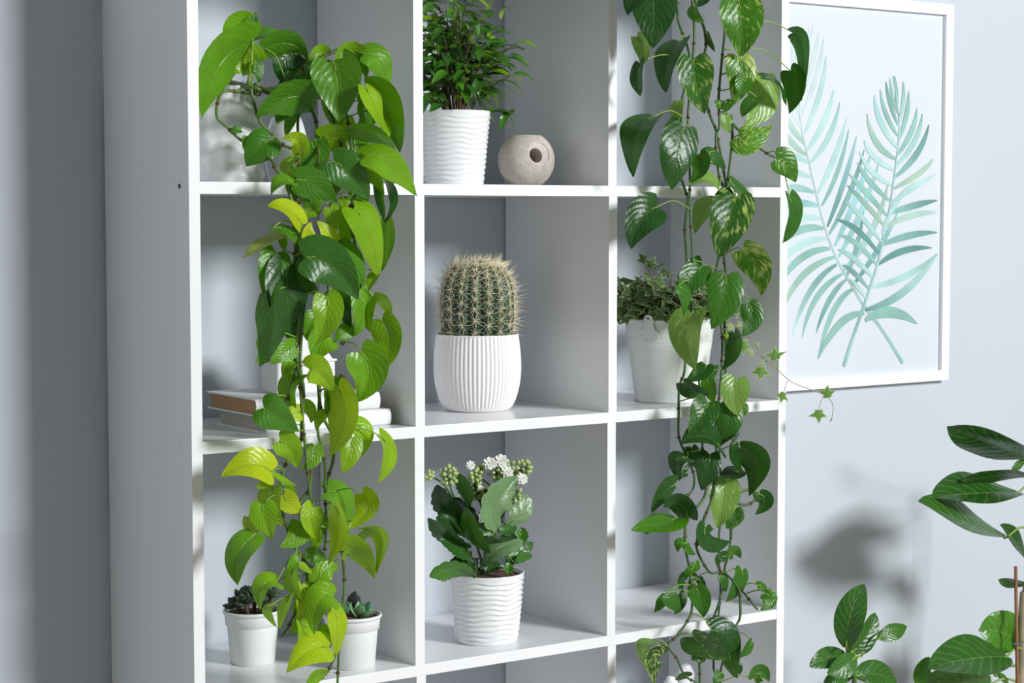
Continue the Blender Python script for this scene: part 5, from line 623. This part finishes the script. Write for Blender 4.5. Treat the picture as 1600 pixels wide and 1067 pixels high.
# ------------------------------------------------------------------ books and the house ornament
ZB2 = Z0-QZ
def book(x0, x1, ya, yb, z0, h, pages, label):
    t = thing('book', label, 'book', ((x0+x1)/2, (ya+yb)/2, z0), 'white books under the house ornament')
    cx, cy = t.location.x, t.location.y; c = .0022
    # cover: two boards and a rounded spine along the front (-Y); the head of the pages shows on the left
    bm = bmesh.new(); sec = []
    n = 10
    for k in range(n+1):
        a = -PI/2 - PI*k/n; sec.append((ya + .006 + .006*math.cos(a)*1.0 - .0, z0+h/2 + (h/2)*math.sin(a)))
    outer = [(yb, z0)] + sec + [(yb, z0+h)]; inner = [(yb, z0+c)] + [(ya+.006 + .0042*math.cos(-PI/2-PI*k/n), z0+h/2 + (h/2-c)*math.sin(-PI/2-PI*k/n)) for k in range(n+1)] + [(yb, z0+h-c)]
    V = [[bm.verts.new((x-cx, y-cy, z-z0)) for y, z in q] for q in (outer, inner) for x in (x0, x1)]
    for i in range(len(outer)-1):
        for p, q in ((V[0], V[1]), (V[1], V[3]), (V[3], V[2]), (V[2], V[0])): bm.faces.new((p[i], p[i+1], q[i+1], q[i]))
    for i in (0, -1): bm.faces.new((V[0][i], V[1][i], V[3][i], V[2][i]))
    bmesh.ops.recalc_face_normals(bm, faces=bm.faces[:])
    from_bm('cover', bm, M_COVER, t)
    box('page_block', x0+.004-cx, x1-.004-cx, ya+.0065-cy, yb-.004-cy, c+.0001, h-c-.0001, pages, t, 0)
    return t
book(.133, .335, .040, .197, ZB2, .0235, M_PAGE_W, 'white hardback book with cream pages, bottom of the stack on the left shelf')
book(.1215, .3215, .048, .205, ZB2+.0237, .0245, M_PAGE_B, 'white hardback book with tan page edges, lying on top of the other book')
HZ = ZB2+.0237+.0247
bm = bmesh.new(); hx, hy, hz, ht = .047, .026, .046, .088
pts = [(-hx, 0), (hx, 0), (hx, hz), (hx-.003, hz+.001), (.013, ht), (-.013, ht), (-hx+.003, hz+.001), (-hx, hz)]
A = [bm.verts.new((x, -hy, z)) for x, z in pts]; B = [bm.verts.new((x, hy, z)) for x, z in pts]
for i in range(8): j = (i+1) % 8; bm.faces.new((A[j], A[i], B[i], B[j]))
bm.faces.new(A); bm.faces.new(B[::-1]); bmesh.ops.recalc_face_normals(bm, faces=bm.faces[:]); bmesh.ops.bevel(bm, geom=bm.edges[:], offset=.0015, segments=2, affect='EDGES')
hs_ = thing('house_ornament', 'small white wooden house ornament with a pitched roof standing on the books', 'ornament', (.226, .12, HZ))
from_bm('house_body', bm, M_TRIM, hs_)
box('eave', -.049, .049, -.028, .028, .0440, .0475, M_TRIM, hs_, .001)

# ------------------------------------------------------------------ succulents
def succ_leaf(l, w, th):
    P = []
    for i in range(9):
        s = i/8; r = w/2*max(.02, math.sin(PI*(.12+.88*s)**1.25))**.8 if s < 1 else .0004; z = .25*l*s*s
        P.append([(r*math.cos(2*PI*j/10), l*s, z + th*r/w*2*math.sin(2*PI*j/10)*.5) for j in range(10)])
    me = grid_mesh('leaf', P, True); me.materials.append(M_SUCC); me.shade_smooth(); return me
rnd = random.Random(44)
def rosette(parent, c, lean, n, l, w, th, cols, mesh, open_=1.0):
    ax = Vector(lean).normalized(); x = ax.orthogonal().normalized(); y = ax.cross(x)
    for k in range(n):
        a = 2.399*k; t = (k+.6)/n; d = (x*math.cos(a)+y*math.sin(a))*(.25+open_*t) + ax*(1.25-.95*t)
        o = bpy.data.objects.new('leaf', mesh); COL.objects.link(o); o.parent = parent
        o.matrix_local = orient(Vector(c), d, ax, .55+.45*t); o.color = (*rnd.choice(cols), 1)
DK = [(.03, .065, .03), (.022, .045, .024), (.045, .085, .035), (.05, .05, .035)]; GR = [(.05, .20, .085), (.03, .14, .06), (.16, .30, .15)]
s1 = thing('succulent_pot', 'dark green-brown succulent in a small white pot, left one on the lower left shelf', 'plant', (.168, .158, Z0-2*QZ), 'small potted succulents')
plain_pot(s1, .0428, .0325, .0785, M_PLASTIC); soil(.0385, .0725, s1)
ms = succ_leaf(.0225, .0165, .0085)
bag = Bag()
for (x, y, z, lx, ly, n) in ((-.017, -.012, .097, -.5, -.3, 9), (.0, -.008, .105, 0, -.2, 10), (-.006, .012, .100, 0, .3, 8), (.020, -.006, .103, .5, -.2, 10), (.006, -.022, .088, .2, -.7, 7), (-.020, .01, .09, -.8, .2, 6), (.024, .012, .094, .7, .3, 7)):
    z -= .006; rosette(s1, (x, y, z), (lx, ly, 1), n+2, .021, .0125, .006, DK, ms, 1.0); bag.tube([Vector((x*.5, y*.5, .064)), Vector((x, y, z))], .003, 6)
bag.build('stems', M_BARK, s1)
s2 = thing('succulent_pot', 'bright green rosette succulent in a small white pot behind the lowest lime leaves', 'plant', (.276, .054, Z0-2*QZ), 'small potted succulents')
plain_pot(s2, .0425, .0325, .0765, M_PLASTIC); soil(.0385, .0705, s2)
m2 = succ_leaf(.034, .022, .007); rosette(s2, (.008, -.006, .069), (.1, -.15, 1), 9, .03, .02, .006, GR, m2, .75)
rosette(s2, (-.014, .004, .076), (-.3, 0, 1), 12, .02, .012, .006, GR, ms, .8)
dark_l = bpy.data.objects.new('leaf', m2); COL.objects.link(dark_l); dark_l.parent = s2; dark_l.matrix_local = orient(Vector((.004, .008, .075)), Vector((.25, .1, 1)), Vector((-.5, -.8, .1)), .95); dark_l.color = (.03, .035, .03, 1); dark_l['label'] = 'dark upright succulent leaf'

# ------------------------------------------------------------------ glossy white figurine on the bottom right shelf
FG = thing('rabbit_figurine', 'glossy white ceramic animal figurine, only its ears showing behind the right vines', 'figurine', (.978, .165, Z0-3*QZ))
def blob_path(pts, name):
    path = smooth_path([(p[0], p[1], p[2]*.82) for p in pts], 6); rs = [p[3] for p in pts]
    def rad(t): a = t*(len(rs)-1); i = min(len(rs)-2, int(a)); k = a-i; k = k*k*(3-2*k); return rs[i]*(1-k)+rs[i+1]*k
    bag = Bag(); bag.tube(path, rad, 24); return bag.build(name, M_CERAMIC, FG)
blob_path([(0, 0, 0, .040), (0, 0, .006, .048), (0, 0, .06, .056), (0, 0, .11, .042), (-.002, -.006, .14, .030), (-.003, -.012, .165, .034), (-.004, -.014, .19, .029), (-.004, -.012, .207, .008)], 'body')
blob_path([(-.012, -.008, .19, .010), (-.015, -.006, .22, .0125), (-.018, -.004, .25, .012), (-.019, -.004, .263, .007), (-.019, -.004, .266, .001)], 'ear')
blob_path([(.008, -.004, .19, .010), (.014, 0, .225, .015), (.019, .003, .262, .0165), (.020, .003, .279, .010), (.020, .003, .284, .001)], 'ear')

# ------------------------------------------------------------------ large-leaved fig at the right
au = thing('large_leaf_fig', 'tall fig with big oval dark leaves tied to a cane, at the right edge', 'plant', (FICUS_POT[0], FICUS_POT[1], 0))
lathe('pot', [(.02, 0), (.10, 0), (.105, .005), (.14, .25), (.145, .262), (.14, .27), (.132, .268), (.128, .22)], 64, M_CERAMIC, au, cap=False)
lathe('soil', [(.129, .235), (.06, .243), (.0001, .245)], 32, M_SOIL, au, cap=False)
for i, v in enumerate(FICUS_STEMS):
    bag = Bag(); path = smooth_path(v, 6)
    if i == 0: bag.tube(path, lambda t: .0075+.004*t, 12); rel(bag.build('trunk', M_TRUNK, au), au)
    else: bag.tube(path, lambda t: (.0028+.003*t) if i == 1 else .004*(1-.4*t), 8); rel(bag.build('branch', M_VINE if i == 1 else M_TRUNK, au), au)
leaf_parts(au, FICUS_LEAVES, M_LARGE, prof_ell, petr=.0026, pm=M_PETI, lobe=.03, true=.5, wav=.03)
bag = Bag(); a, b = Vector(STAKE[0]), Vector(STAKE[1]); b2 = a + (b-a)*((a.z-.20)/(a.z-b.z)); bag.tube([a, (a+b2)*.5, b2], .0032, 10); rel(bag.build('cane', M_CANE, au), au)
tz = a + (b-a)*.63; bag = Bag(); bag.tube([tz + Vector((-.018, -.006, .002)), tz + Vector((-.004, -.0055, 0)), tz + Vector((.018, .0, 0))], .0016, 6); rel(bag.build('tie', M_TIE, au), au)
bag = Bag(); fb0 = Vector(FICUS_STEMS[1][0]); bag.cone(fb0, fb0 + Vector((-.014, -.004, .016)), .0042, 8); rel(bag.build('bud', M_BUD, au), au)
